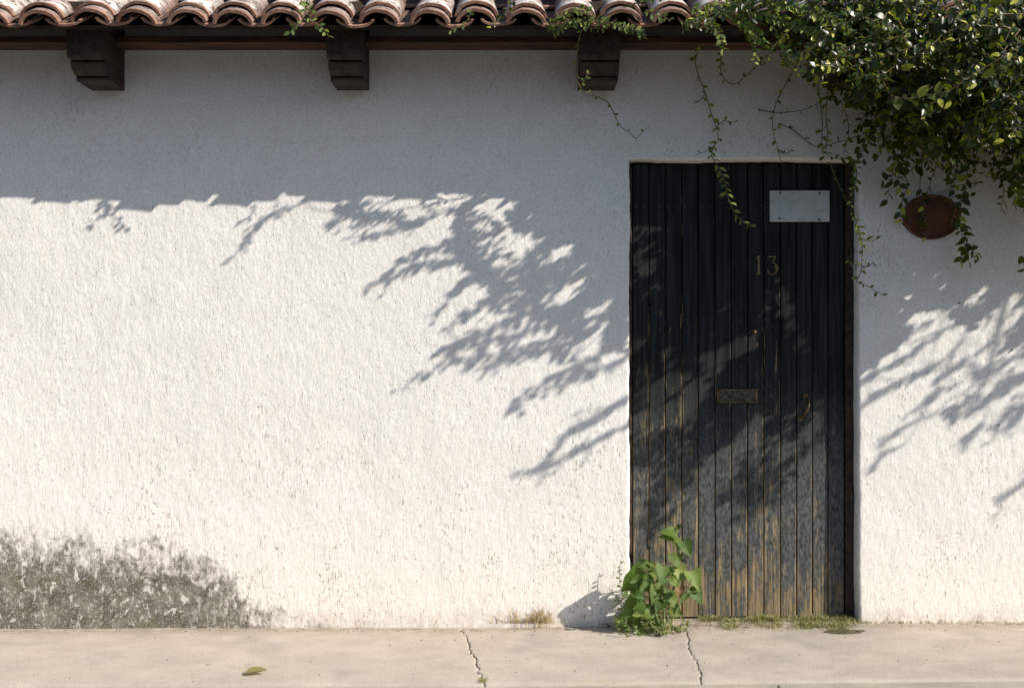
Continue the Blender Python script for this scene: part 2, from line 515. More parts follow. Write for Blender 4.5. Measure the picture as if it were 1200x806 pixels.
def GP(px, py):
    d = D0 - H0 * PPM * D0 / (py - 403)
    x = (px - 600) / PPM * (D0 - d) / D0
    return x, -d
# the cracks, from the wall to the kerb
c1 = [GP(*q) for q in ((541, 737.5), (547, 748), (550, 760), (556, 772), (558, 781), (564, 793), (570, 804))]
c2 = [GP(*q) for q in ((801, 737.5), (808, 752), (806, 760), (815, 776), (820, 792), (823, 804))]
def crack(c, amp, seed):
    c = [(c[0][0], 0.08)] + [(c[0][0], -0.003)] + c + [(c[-1][0], -WALK_W)]
    return jag(c, amp, seed)
C1 = crack(c1, 0.009, 3); C2 = crack(c2, 0.006, 5)
def at_y(line, y):
    for (x0, y0), (x1, y1) in zip(line[:-1], line[1:]):
        if (y0 - y) * (y1 - y) <= 0 and abs(y0 - y1) > 1e-9:
            return x0 + (x1 - x0) * (y - y0) / (y1 - y0)
    return line[-1][0] if y < line[-1][1] else line[0][0]

def slab(x_left, x_right, w_l, w_r, seed):
    """one paving slab with jagged sides: grid rows from wall to kerb"""
    ys = np.linspace(0.075, -WALK_W + 0.004, 56)
    m = MB(); NX = 40
    r = random.Random(seed)
    V = []
    for y in ys:
        a = x_left(y) + w_l * r.uniform(0.1, 1.8); b = x_right(y) - w_r * r.uniform(0.1, 1.8)
        for i in range(NX + 1):
            t = i / NX
            # finer columns at the two edges, so that the arris can round over
            t = t * t * (3 - 2 * t)
            x = a + (b - a) * t
            z = gz(x) + 0.0035 * (mnoise.noise(Vector((x * 2.2, y * 3, 0))) ) + 0.0012 * mnoise.noise(Vector((x * 16, y * 16, 3)))
            e = min(x - a, b - x)
            if e < 0.006: z -= 0.0012 * (1 - e / 0.006)
            if y < -WALK_W + 0.03: z -= 0.004 * (1 - (y + WALK_W) / 0.03)
            V.append((x, y, z))
    F = []
    for j in range(len(ys) - 1):
        for i in range(NX):
            k = j * (NX + 1) + i
            F.append((k, k + NX + 1, k + NX + 2, k + 1))
    m.add(V, F)
    # skirt down to the bed
    ring = [i for i in range(NX + 1)] + [j * (NX + 1) + NX for j in range(1, len(ys))] + \
           [(len(ys) - 1) * (NX + 1) + i for i in range(NX - 1, -1, -1)] + [j * (NX + 1) for j in range(len(ys) - 2, 0, -1)]
    base = len(V)
    low = [(V[i][0], V[i][1], -0.06) for i in ring]
    n = len(ring)
    m.v.extend(low)
    for i in range(n):
        j = (i + 1) % n
        m.f.append((ring[i], ring[j], base + j, base + i)); m.m.append(0)
    o = m.build('slab', M['concrete'], pave, smooth=True)
    return o
slab(lambda y: -3.2, lambda y: at_y(C1, y), 0.0, 0.0035, 1)
slab(lambda y: at_y(C1, y), lambda y: at_y(C2, y), 0.0035, 0.002, 2)
slab(lambda y: at_y(C2, y), lambda y: 3.3, 0.002, 0.0, 3)
slab(lambda y: -8.0, lambda y: -3.205, 0.0, 0.002, 4)
slab(lambda y: 3.305, lambda y: 8.0, 0.002, 0.0, 5)
# kerb stones beyond a rough joint
kx = -8.0; kr = random.Random(4)
while kx < 8:
    w = kr.uniform(0.9, 1.1)
    k = MB()
    V = []; nseg = 12
    y0 = -WALK_W - 0.009; y1 = y0 - 0.15
    for i in range(nseg + 1):
        x = kx + 0.004 + (w - 0.008) * i / nseg
        jy = kr.uniform(-0.003, 0.003)
        z = gz(x) - 0.004 + kr.uniform(-0.001, 0.001)
        V += [(x, y0 + jy, -0.2), (x, y0 + jy, z - 0.006), (x, y0 - 0.008 + jy, z), (x, y1 + 0.015, z), (x, y1, z - 0.015), (x, y1, -0.2)]
    F = []
    for i in range(nseg):
        for q in range(5):
            a = i * 6 + q
            F.append((a, a + 1, a + 7, a + 6))
    F.append((5, 4, 3, 2, 1, 0)); F.append(tuple(nseg * 6 + q for q in range(6)))
    k.add(V, F)
    k.build('kerb_stone', M['kerb'], pave)
    kx += w

# ---------------------------------------------------------------- the house: wall with the door opening
house = empty('house', (0, 0, 0))
tag(house, 'white rough stuccoed house front with clay tiled eave and black plank door', 'house')
DX0, DX1 = 0.519, 1.5263          # opening
DZ1 = H0 + (403 - 188) / PPM
REC = 0.07                        # door recess
WX0, WX1, WZ1 = -8.0, 8.0, H0 + 1.452

def axis(a, b, step, fine):
    v = set(np.round(np.arange(a, b, step), 5).tolist()); v.add(b)
    v = [q for q in v if all(abs(q - c) > 0.022 for c in fine)]
    for c in fine:
        for k in (-0.02, -0.014, -0.009, -0.005, -0.002, 0, 0.002, 0.005, 0.009, 0.014, 0.02): v.append(c + k)
    return np.array(sorted(v))
xs = np.concatenate([np.arange(WX0, -2.5, 0.1), axis(-2.5, 2.5, 0.008, (DX0, DX1)), np.arange(2.6, WX1 + 0.01, 0.1)])
zs = axis(-0.06, WZ1, 0.008, (DZ1,))
X, Z = np.meshgrid(xs, zs)
# waviness of the door opening's edges
ex0 = DX0 + 0.006 * (vnoise(Z, Z * 0, 0.13, 5) - 0.5) + 0.004 * (vnoise(Z, Z * 0, 0.03, 6) - 0.5)
ex1 = DX1 + 0.006 * (vnoise(Z, Z * 0, 0.15, 7) - 0.5) + 0.004 * (vnoise(Z, Z * 0, 0.03, 8) - 0.5)
ez1 = DZ1 + 0.006 * (vnoise(X, X * 0, 0.15, 9) - 0.5) + 0.004 * (vnoise(X, X * 0, 0.03, 10) - 0.5)
# warp the grid so the opening's lines follow the wavy edge
def warp(A, c, e):
    w = np.clip(1 - np.abs(A - c) / 0.1, 0, 1)
    return A + (e - c) * w
XX = warp(warp(X, DX0, ex0), DX1, ex1)
ZZ = warp(Z, DZ1, ez1)
# undulation and coarse relief
Y = -(0.010 * (vnoise(X, Z, 0.55, 1) - 0.5) + 0.0028 * (vnoise(X, Z, 0.16, 2) - 0.5)
      + 0.0009 * (vnoise(X, Z * 0.7, 0.035, 3) - 0.5) + 0.0012 * (vnoise(X, Z * 0.6, 0.016, 4) - 0.5))
inx = (X > DX0 - 1e-6) & (X < DX1 + 1e-6)
inz = (Z < DZ1 + 1e-6)
dxo = np.maximum(np.maximum(DX0 - X, X - DX1), 0); dzo = np.maximum(Z - DZ1, 0)
dist = np.sqrt(dxo ** 2 + dzo ** 2)
rr = 0.013
t = np.clip(1 - dist / rr, 0, 1)
Y = Y + rr * (1 - np.sqrt(np.clip(1 - t * t, 0, 1)))
nx, nz = len(xs), len(zs)
verts = np.stack([XX, Y, ZZ], -1).reshape(-1, 3)
ii, jj = np.meshgrid(np.arange(nx - 1), np.arange(nz - 1))
cxm = 0.5 * (xs[:-1] + xs[1:])[None, :]; czm = 0.5 * (zs[:-1] + zs[1:])[:, None]
keep = ~((cxm > DX0) & (cxm < DX1) & (czm < DZ1))
k = (jj * nx + ii)[keep]
faces = np.stack([k, k + 1, k + nx + 1, k + nx], -1)
# reveals: extrude the opening's edge back
ix0 = int(np.argmin(np.abs(xs - DX0))); ix1 = int(np.argmin(np.abs(xs - DX1))); iz1 = int(np.argmin(np.abs(zs - DZ1)))
edge = [j * nx + ix0 for j in range(0, iz1 + 1)] + [iz1 * nx + i for i in range(ix0 + 1, ix1 + 1)] + [j * nx + ix1 for j in range(iz1 - 1, -1, -1)]
allv = [verts]; base = len(verts); nf = [faces]
prev = edge
ev = verts[edge]
for dpt in (0.03, 0.055, 0.20):
    nv = ev.copy(); nv[:, 1] = dpt
    nv[:, 0] += 0.0015 * (np.random.RandomState(int(dpt * 100)).rand(len(nv)) - 0.5)
    allv.append(nv)
    cur = list(range(base, base + len(nv))); base += len(nv)
    a = np.array(prev[:-1]); b = np.array(prev[1:]); c = np.array(cur[1:]); d = np.array(cur[:-1])
    nf.append(np.stack([a, d, c, b], -1)); prev = cur
# outer edges and the back
for line in ([j * nx for j in range(nz)], [j * nx + nx - 1 for j in range(nz)], [(nz - 1) * nx + i for i in range(nx)]):
    nv = verts[line].copy(); nv[:, 1] = 0.25
    allv.append(nv); cur = np.arange(base, base + len(nv)); base += len(nv)
    a = np.array(line[:-1]); b = np.array(line[1:])
    nf.append(np.stack([a, b, cur[1:], cur[:-1]], -1))
V = np.concatenate(allv); Fc = np.concatenate(nf)
me = bpy.data.meshes.new('wall')
me.vertices.add(len(V)); me.vertices.foreach_set('co', V.astype(np.float32).ravel())
me.loops.add(len(Fc) * 4); me.loops.foreach_set('vertex_index', Fc.astype(np.int32).ravel())
me.polygons.add(len(Fc)); me.polygons.foreach_set('loop_start', np.arange(0, len(Fc) * 4, 4, dtype=np.int32))
me.update(calc_edges=True); me.validate()
# stain strength at the foot of the wall (a damp patch on the left) and splash dirt
px_ = 600 + V[:, 0] * PPM; py_ = 403 - (V[:, 2] - H0) * PPM
topy = np.interp(px_, [-600, -200, 0, 60, 130, 215, 265, 300, 340, 385, 430], [640, 600, 628, 632, 640, 640, 652, 688, 706, 722, 745])
stain = (py_ - topy) / 52.0 + 0.30
stain = np.clip(stain, -2, 1.25) - 0.55 * np.clip((px_ - 190) / 150, 0, 1)
foot = np.clip(1 - (V[:, 2]) / 0.10, 0, 1) * np.interp(px_, [0, 400, 700, 1000, 1020, 1200], [0.7, 0.7, 0.7, 0.8, 1.2, 1.2])
at = me.attributes.new('stain', 'FLOAT', 'POINT'); at.data.foreach_set('value', stain.astype(np.float32))
at = me.attributes.new('foot', 'FLOAT', 'POINT'); at.data.foreach_set('value', foot.astype(np.float32))
me.materials.append(M['stucco']); me.shade_smooth()
wall = link_mesh('wall', me, house)

# threshold under the door
th = MB()
th.box(DX0 + 0.002, DX1 - 0.002, -0.004, 0.2, -0.05, 0.024, 0.008)
th.build('threshold', M['kerb'], house)

# ---------------------------------------------------------------- door
door = MB()
door.box(DX0 + 0.001, DX1 - 0.001, REC + 0.024, REC + 0.05, 0.030, DZ1 + 0.01)
door = door.build('door', M['board'], house)
fr = MB()
fr.box(DX0 + 0.004, DX0 + 0.0155, REC - 0.006, REC + 0.024, 0.026, DZ1 - 0.001, 0.002)
fr.build('door_frame', M['corbel'], door)
fr = MB()
fr.box(1.4875, DX1 - 0.0035, REC - 0.004, REC + 0.024, 0.026, DZ1 - 0.001, 0.003)
fr.build('door_frame', M['corbel'], door)
edges_px = [741, 760.5, 779.5, 799, 818, 838, 857, 876, 895, 914.5, 933.5, 952, 970.5, 989.5]
edx = [(p - 600) / PPM * (D0 + REC) / D0 for p in edges_px]
nails = []
dr = random.Random(12)
for a, b in zip(edx[:-1], edx[1:]):
    m = MB()
    y = REC + dr.uniform(-0.0015, 0.0015)
    b0 = 0.031 + dr.uniform(0, 0.006)
    g0 = 0.0019
    m.box(a + g0, b - g0, y, REC + 0.022, b0, DZ1 - 0.004, 0.0032)
    # keep the plank's own origin at its foot
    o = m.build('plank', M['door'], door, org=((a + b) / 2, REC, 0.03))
    xm = (a + b) / 2
    for zc in (0.155, 0.16 + 1.70):
        for q in (-0.018, 0.018):
            if dr.random() < 0.75: nails.append((xm + q + dr.uniform(-0.004, 0.004), y, zc + dr.uniform(-0.006, 0.006)))
def disc(m, x, y, z, r, h, n=8):
    V = [(x + r * math.cos(2 * math.pi * k / n), y, z + r * math.sin(2 * math.pi * k / n)) for k in range(n)]
    V += [(x + r * 0.75 * math.cos(2 * math.pi * k / n), y - h, z + r * 0.75 * math.sin(2 * math.pi * k / n)) for k in range(n)]
    F = [(k, (k + 1) % n, n + (k + 1) % n, n + k) for k in range(n)] + [tuple(range(n, 2 * n))]
    m.add(V, F)
nm = MB(); disc(nm, 0, 0, 0, 0.0032, 0.0016, 8)
nail0 = nm.build('nail', M['iron'], door)
nail_me = nail0.data
for i, (x, y, z) in enumerate(nails):
    if i == 0: nail0.location = (x, y + 0.0003, z)
    else: link_mesh('nail', nail_me, door, (x, y + 0.0003, z))

DP = lambda px, py, y=REC: P(px, py, -y)
# letter slot
m = MB()
a = DP(840, 455.5); b = DP(888, 472)
m.box(a.x, b.x, REC - 0.006, REC + 0.001, b.z, a.z, 0.003)
slot = m.build('letter_slot', M['iron'], door)
m = MB()
for (x0, x1, z0, z1) in ((a.x, b.x, a.z - 0.008, a.z), (a.x, b.x, b.z, b.z + 0.008), (a.x, a.x + 0.014, b.z + 0.008, a.z - 0.008), (b.x - 0.014, b.x, b.z + 0.008, a.z - 0.008)):
    m.box(x0 + 0.0005, x1 - 0.0005, REC - 0.011, REC - 0.0062, z0 + 0.0005, z1 - 0.0005, 0.002)
m.build('letter_slot_frame', M['brass'], door)
m = MB(); q = DP(843, 465); disc(m, q.x, REC - 0.011, q.z + 0.006, 0.006, 0.006, 10)
m.build('letter_slot_pin', M['brass'], door, smooth=True)
# pull handle: a vertical bow
t0 = DP(944, 464); t1 = DP(938, 490)
m = MB()
pts = []
for k in range(15):
    s = k / 14
    q = t0.lerp(t1, s)
    bow = math.sin(math.pi * s) ** 0.6 * 0.075
    pts.append((q.x + 0.004 * math.sin(math.pi * s), REC - bow - 0.001, q.z))
m.tube(pts, [0.0045 + 0.0025 * math.sin(math.pi * k / 14) for k in range(15)], 8)
for q in (t0, t1):
    disc(m, q.x, REC, q.z, 0.011, 0.004, 12)
m.build('pull_handle', M['brass'], door, smooth=True)
# small spy knob
m = MB(); q = DP(884, 389)
disc(m, q.x, REC + 0.001, q.z, 0.0095, 0.006, 12)
disc(m, q.x, REC - 0.005, q.z, 0.0065, 0.007, 12)
m.build('knob', M['brass'], door, smooth=True)
# lock escutcheon behind the weed
m = MB(); q = DP(761, 634)
m.box(q.x - 0.007, q.x + 0.007, REC - 0.005, REC + 0.001, q.z - 0.03, q.z + 0.03, 0.002)
m.build('lock_plate', M['iron'], door)
# hinge leaf on the right frame
for py in (590, 300):
    m = MB(); q = DP(997, py)
    m.box(q.x - 0.005, q.x + 0.004, REC - 0.012, REC + 0.0, q.z - 0.045, q.z + 0.045, 0.002)
    m.build('hinge', M['iron'], door)
# digits 1 and 3, raised brass
def stroke(m, pts, w, y0, y1):
    """flat raised stroke of varying width through (x, z, w) points"""
    n = len(pts); V = []; F = []
    for i, (x, z, ww) in enumerate(pts):
        x0, z0, _ = pts[max(i - 1, 0)]; x1, z1, _ = pts[min(i + 1, n - 1)]
        tx, tz = x1 - x0, z1 - z0; l = math.hypot(tx, tz) or 1
        nx_, nz_ = -tz / l * ww * w / 2, tx / l * ww * w / 2
        V += [(x + nx_, y0, z + nz_), (x - nx_, y0, z - nz_), (x - nx_ * .8, y1, z - nz_ * .8), (x + nx_ * .8, y1, z + nz_ * .8)]
    for i in range(n - 1):
        a = i * 4; b = a + 4
        F += [(a + 3, a + 2, b + 2, b + 3), (a, a + 3, b + 3, b), (a + 2, a + 1, b + 1, b + 2)]
    F += [(0, 1, 2, 3), (4 * n - 1, 4 * n - 2, 4 * n - 3, 4 * n - 4)]
    m.add(V, F)
y0, y1 = REC + 0.001, REC - 0.004
q = DP(889, 321.5); hh = 22 / PPM
m = MB()
stroke(m, [(q.x, q.z + 0.002, 1), (q.x, q.z + hh, 1)], 0.012, y0, y1)
stroke(m, [(q.x - 0.013, q.z + 0.002, 1), (q.x + 0.013, q.z + 0.002, 1)], 0.006, y0, y1 - 0.0004)
stroke(m, [(q.x - 0.013, q.z + hh * 0.80, .6), (q.x - 0.002, q.z + hh * 0.95, 1.3)], 0.006, y0, y1 - 0.0004)
m.build('digit', M['brass'], door)
q = DP(904.5, 322); m = MB()
c3 = []
for k in range(19):      # lower bowl of the 3
    an = R(70 - k * 13.5)
    c3.append((q.x + 0.022 * math.cos(an) * 0.95, q.z + 0.027 + 0.026 * math.sin(an), 0.45 + 0.8 * max(0, math.cos(an)) ** 1.5))
stroke(m, c3, 0.012, y0, y1)
stroke(m, [(q.x + 0.008, q.z + 0.052, .55), (q.x + 0.002, q.z + 0.055, .6), (q.x + 0.016, q.z + hh - 0.004, .5)], 0.010, y0, y1 - 0.0003)
stroke(m, [(q.x + 0.018, q.z + hh - 0.003, 1), (q.x - 0.018, q.z + hh - 0.003, 1)], 0.006, y0, y1 - 0.0006)
stroke(m, [(q.x - 0.0165, q.z + hh - 0.002, .8), (q.x - 0.018, q.z + hh - 0.016, .5)], 0.006, y0, y1 - 0.0009)
disc(m, q.x - 0.0145, y1 + 0.002, q.z + 0.012, 0.0055, 0.003, 10)
m.build('digit', M['brass'], door)

# ---------------------------------------------------------------- signs
a = DP(902, 223.5, REC - 0.006); b = DP(972, 260, REC - 0.006)
np_ = empty('name_plate', ((a.x + b.x) / 2, REC - 0.003, (a.z + b.z) / 2))
tag(np_, 'pale grey metal plate with four screws near the top of the black door', 'sign')
m = MB(); m.box(a.x, b.x, REC - 0.009, REC - 0.0035, b.z, a.z, 0.001)
m.build('plate', M['plate'], np_)
for px, py in ((914.5, 226), (960.5, 226.5), (913.5, 256), (960, 257.5)):
    m = MB(); q = DP(px, py, REC - 0.009); disc(m, q.x, REC - 0.0088, q.z, 0.0052, 0.0025, 8)
    m.build('screw', M['screw'], np_)
c = P(1091, 254.5, 0.0)
pl = empty('clay_plaque', (c.x, 0, c.z))
tag(pl, 'dark oval terracotta plaque on the white wall right of the door', 'plaque')
m = MB(); n = 40; V = []; F = []
A_, B_ = 0.128, 0.099
prof = [(1.0, 0.012), (1.0, -0.012), (0.985, -0.019), (0.94, -0.021), (0.91, -0.017), (0.86, -0.016), (0.5, -0.0195), (0.0, -0.0205)]
for (s, y) in prof:
    for k in range(n):
        an = 2 * math.pi * k / n
        wob = 1 + 0.008 * math.sin(3 * an + 1)
        V.append((c.x + A_ * s * wob * math.cos(an), y, c.z + B_ * s * wob * math.sin(an)))
for j in range(len(prof) - 1):
    for k in range(n):
        l = (k + 1) % n
        F.append((j * n + k, j * n + l, (j + 1) * n + l, (j + 1) * n + k))
m.add(V, F)
m.build('plaque_face', M['clay_plaque'], pl, smooth=True)

# ---------------------------------------------------------------- eave: beam, corbels, roof
RX0, RX1 = -4.2, 5.6
bm_ = MB()
bm_.box(RX0, RX1, -0.14, -0.011, H0 + 1.29, H0 + 1.318, 0.003)
bm_.build('eave_beam', M['beam'], house)
corb_prof = [(0.20, 1.115), (-0.185, 1.115), (-0.195, 1.119), (-0.198, 1.128), (-0.190, 1.129), (-0.190, 1.134), (-0.222, 1.137), (-0.247, 1.152), (-0.262, 1.170), (-0.266, 1.178),
             (-0.255, 1.180), (-0.255, 1.186), (-0.300, 1.189), (-0.307, 1.20), (-0.307, 1.42), (0.20, 1.42)]
# the profile is extruded along x; the beam rests behind on the same wall
for xr in (-2.787, -1.707, -0.628, 0.450, 1.53, 2.61, 3.69):
    w = 0.142 if xr != 0.450 else 0.16
    m = MB()
    m.prism_x([(y, H0 + z) for y, z in corb_prof], xr - w, xr)
    m.build('corbel', M['corbel'], house, org=(xr - w / 2, 0, H0 + 1.2))

SL = R(27)
EY, EZ = -0.425, H0 + 1.272        # eave line: underside of the lowest pan tiles
def RP(x, u, nrm):
    return Vector((x, EY + u * math.cos(SL) - nrm * math.sin(SL), EZ + u * math.sin(SL) + nrm * math.cos(SL)))
roof = MB()
for x0, x1 in ((RX0, RX1),):
    a0 = [RP(0, u, n_) for (u, n_) in ((0.10, -0.022), (1.9, -0.022), (1.9, -0.004), (0.10, -0.004))]
    roof.prism_x([(p.y, p.z) for p in a0], x0, x1)
roof = roof.build('roof', M['board'], house)
# closing strip between wall head and roof boards
def barrel(name, w0, w1, rise0, rise1, length, thick, flip, seg=9, lich=1.0):
    V = []; F = []
    ls = [0, 0.004, 0.03, length * 0.5, length]
    for li, l in enumerate(ls):
        s = l / length
        w = w0 + (w1 - w0) * s; rs = rise0 + (rise1 - rise0) * s
        tk = thick * (0.8 if li == 0 else 1)
        for side in (0, 1):
            for k in range(seg + 1):
                an = math.pi * (0.06 + 0.88 * k / seg)
                ww = w / 2 - (tk if side else 0); rr_ = rs - (tk if side else 0)
                x = -math.cos(an) * ww; z = math.sin(an) * rr_ - (0.19 * rs)
                wob = 0.0022 * mnoise.noise(Vector((x * 30, l * 14, w0 * 50 + (5 if flip else 0))))
                V.append((x, l, -(z) + 0 + wob if flip else z + wob))
    ns = seg + 1
    for li in range(len(ls) - 1):
        a = li * 2 * ns; b = a + 2 * ns
        for k in range(seg):
            F.append((a + k, a + k + 1, b + k + 1, b + k))
            F.append((a + ns + k + 1, a + ns + k, b + ns + k, b + ns + k + 1))
        F.append((a, b, b + ns, a + ns)); F.append((a + seg, a + ns + seg, b + ns + seg, b + seg))
    for k in range(seg):
        F.append((k + 1, k, ns + k, ns + k + 1))
        e = (len(ls) - 1) * 2 * ns
        F.append((e + k, e + k + 1, e + ns + k + 1, e + ns + k))
    if flip: F = [tuple(reversed(f)) for f in F]
    me = bpy.data.meshes.new(name)
    me.from_pydata(V, [], F)
    at = me.attributes.new('lichen', 'FLOAT', 'POINT')
    at.data.foreach_set('value', [lich] * len(V))
    me.materials.append(M['tile']); me.shade_smooth(); me.update()
    me.set_sharp_from_angle(angle=R(50))
    return me
cov = [barrel('roof_tile', 0.178 + d, 0.150, 0.072 + e, 0.062, 0.44, 0.013, False, lich=l_) for d, e, l_ in ((0, 0, 0.9), (0.008, 0.003, 0.7), (-0.004, -0.004, 1.0))]
covl = [barrel('roof_tile', 0.168, 0.150, 0.066, 0.058, 0.42, 0.015, False, lich=0.25)]
pan = [barrel('roof_tile', 0.150, 0.176, 0.036, 0.054, 0.44, 0.011, True, lich=0.1), barrel('roof_tile', 0.158, 0.176, 0.040, 0.054, 0.44, 0.012, True, lich=0.1)]
tr_ = random.Random(21)
PITCH = 0.1965
ncol = int((RX1 - RX0) / PITCH)
x_first = P(332, 20, 0.42).x
k0 = int((x_first - RX0) / PITCH)
for i in range(-k0, ncol - k0):
    xc = x_first + i * PITCH + tr_.uniform(-0.006, 0.006)
    xp = xc + PITCH / 2 + tr_.uniform(-0.005, 0.005)
    eo = tr_.uniform(-0.02, 0.015)
    for row in range(4):
        u = row * 0.36 + eo
        ang = SL + tr_.uniform(-0.012, 0.012)
        # pan
        p = RP(xp, u + tr_.uniform(-0.008, 0.008) + 0.003, 0.041 + row * 0.003 + tr_.uniform(-0.002, 0.003))
        o = link_mesh('roof_tile', pan[tr_.randrange(2)], roof, p, (ang - 0.035, tr_.uniform(-0.04, 0.04), tr_.uniform(-0.025, 0.025)))
        # cover
        if row == 0:
            p = RP(xc, u - 0.004 + tr_.uniform(-0.008, 0.006), 0.030)
            link_mesh('roof_tile', covl[0], roof, p, (ang, tr_.uniform(-0.05, 0.05), tr_.uniform(-0.02, 0.02)))
            p = RP(xc + tr_.uniform(-0.005, 0.005), u + tr_.uniform(0.030, 0.060), 0.042 + tr_.uniform(0, 0.006))
        else:
            p = RP(xc + tr_.uniform(-0.006, 0.006), u + tr_.uniform(-0.012, 0.012), 0.062)
        link_mesh('roof_tile', cov[tr_.randrange(3)], roof, p, (ang - 0.045, tr_.uniform(-0.05, 0.05), tr_.uniform(-0.03, 0.03)))

# ---------------------------------------------------------------- leaves
def leaf_geo(kind, seg=5, curl=0.2, fold=0.25, asym=0.0):
    """unit leaf along +y from the origin, normal +z; returns verts, faces"""
    V = []; F = []
    for i in range(seg + 1):
        t = i / seg
        if kind == 'ovate': w = 0.30 * math.sin(math.pi * min(1, t * 0.97 + 0.02) ** 0.8) ** 0.85
        elif kind == 'oval': w = 0.27 * max(0.0, math.sin(math.pi * t ** 1.15)) ** 0.7
        elif kind == 'heart': w = 0.43 * (math.sin(math.pi * (0.12 + 0.88 * t) ** 0.62)) ** 0.9 if t < 1 else 0
        else: w = 0.14 * math.sin(math.pi * t) ** 0.7
        if i in (0,) and kind != 'heart': w = 0.02
        if i == seg: w = 0.004
        z = -curl * t * t
        back = -0.10 if (kind == 'heart' and i == 0) else 0
        V += [(-w * (1 + asym), t + back, z + fold * w), (0, t, z), (w * (1 - asym), t + back, z + fold * w)]
    for i in range(seg):
        a = i * 3
        F += [(a, a + 1, a + 4, a + 3), (a + 1, a + 2, a + 5, a + 4)]
    return V, F
def leaf_mesh(name, kind, mat, **kw):
    V, F = leaf_geo(kind, **kw)
    me = bpy.data.meshes.new(name); me.from_pydata(V, [], F)
    uv = me.uv_layers.new(name='UVMap')
    for l in me.loops:
        v = V[l.vertex_index]; uv.data[l.index].uv = (v[0] + 0.5, v[1]); me.materials.append(mat); me.shade_smooth(); me.update()
    return me
def weed_leaf_mesh(name, mat, seed, curl=0.25, cup=0.2, wave=0.03):
    r = random.Random(seed); seg = 12; V = []; F = []; cols = (-1, -0.6, 0, 0.6, 1)
    for i in range(seg + 1):
        t = i / seg
        w = 0.43 * (math.sin(math.pi * (0.10 + 0.90 * t) ** 0.60)) ** 0.95 if t < 1 else 0.004
        w = max(w, 0.004) * (1 + (0.022 if i % 2 else -0.012))
        for c_ in cols:
            back = -0.12 * abs(c_) ** 1.5 * (1 - t) ** 3
            z = -curl * t * t + cup * w * abs(c_) ** 1.5 + wave * math.sin(t * 11 + c_ * 2 + seed) * abs(c_)
            V.append((w * c_ * (1 + 0.06 * r.uniform(-1, 1) * abs(c_)), t + back - 0.03 * abs(c_) * t, z))
    for i in range(seg):
        for q in range(4):
            a = i * 5 + q
            F.append((a, a + 1, a + 6, a + 5))
    me = bpy.data.meshes.new(name); me.from_pydata(V, [], F)
    uv = me.uv_layers.new(name='UVMap')
    for l in me.loops:
        v = V[l.vertex_index]; uv.data[l.index].uv = (v[0] + 0.5, v[1])
    me.materials.append(mat); me.shade_smooth(); me.update()
    return me
def frame(t, nrm):
    """rotation with local y along t and local z near nrm"""
    y = t.normalized(); z = (nrm - y * nrm.dot(y))
    if z.length < 1e-4: z = Vector((0.3, 0.4, 0.8)).cross(y)
    z.normalize(); x = y.cross(z)
    return Matrix((x, y, z)).transposed()
def rv(r, s=1.0): return Vector((r.gauss(0, s), r.gauss(0, s), r.gauss(0, s)))
UPN = (Ln + Vector((-0.25, -0.75, 0.1))).normalized()

class Leafy:
    """a plant: gathers leaves as (pos, t, n, size, variant); the ones that show largest become objects"""
    def __init__(s, seed): s.r = random.Random(seed); s.L = []
    def leaf(s, p, t, size, nrm=None, spread=0.45):
        r = s.r
        nrm = (nrm if nrm is not None else UPN) + rv(r, spread)
        s.L.append((Vector(p), t.normalized(), nrm, size, r.randrange(100)))
    def along(s, pts, step, size, start=0.0, spread=0.5, jit=0.35, out=1.0, cluster=1):
        """leaves alternately along a path"""
        r = s.r; side = 1; acc = start
        for a, b in zip(pts[:-1], pts[1:]):
            d = b - a; l = d.length
            if l < 1e-6: continue
            dn = d / l
            while acc < l:
                p = a + dn * acc
                for _ in range(cluster):
                    perp = dn.cross(Vector((0, -1, 0.2))) * side + rv(r, 0.35)
                    tt = dn * r.uniform(0.3, 1.0) + perp.normalized() * out + Vector((0, -0.25, -0.15))
                    s.leaf(p, tt, size * r.uniform(0.65, 1.2), spread=spread)
                    side = -side
                acc += step * r.uniform(1 - jit, 1 + jit)
            acc -= l
    def emit_objects(s, leaves, metas, parent, name='leaf', thick=1.0):
        for (p, t, nrm, size, vv) in leaves:
            m3 = frame(t, nrm)
            o = link_mesh(name, metas[vv % len(metas)], parent, p)
            o.rotation_euler = m3.to_euler(); o.scale = (size, size, size)
    def emit_joined(s, leaves, kind, mat, parent, name):
        mb = MB()
        geos = [leaf_geo(kind, seg=4, curl=c, fold=f) for c, f in ((0.15, 0.3), (0.3, 0.2), (0.05, 0.45), (0.22, 0.1))]
        V = []; F = []
        for (p, t, nrm, size, vv) in leaves:
            m3 = frame(t, nrm) ; gV, gF = geos[vv % 4]
            k = len(mb.v)
            for v in gV:
                q = m3 @ Vector(v)
                mb.v.append((p.x + q.x * size, p.y + q.y * size, p.z + q.z * size))
            mb.f.extend([tuple(i + k for i in f) for f in gF])
        mb.m = [0] * len(mb.f)
        o = mb.build(name, mat, parent, smooth=True)
        o['kind'] = 'stuff'
        return o

def poly_in(poly, x, y):
    c = False; n = len(poly); j = n - 1
    for i in range(n):
        xi, yi = poly[i]; xj, yj = poly[j]
        if (yi > y) != (yj > y) and x < (xj - xi) * (y - yi) / (yj - yi) + xi: c = not c
        j = i
    return c
def shadow_px(p):
    """where on the wall (in wall pixels) the sun drops this point's shadow"""
    t = -p.y
    return 600 + (p.x - 2.0 * t) * PPM, 403 - (p.z - 1.5 * t - H0) * PPM
def SH(px, py, d):
    """a point d metres off the wall whose shadow falls at wall pixel (px, py)"""
    return Vector(((px - 600) / PPM + 2.0 * d, -d, H0 + (403 - py) / PPM + 1.5 * d))

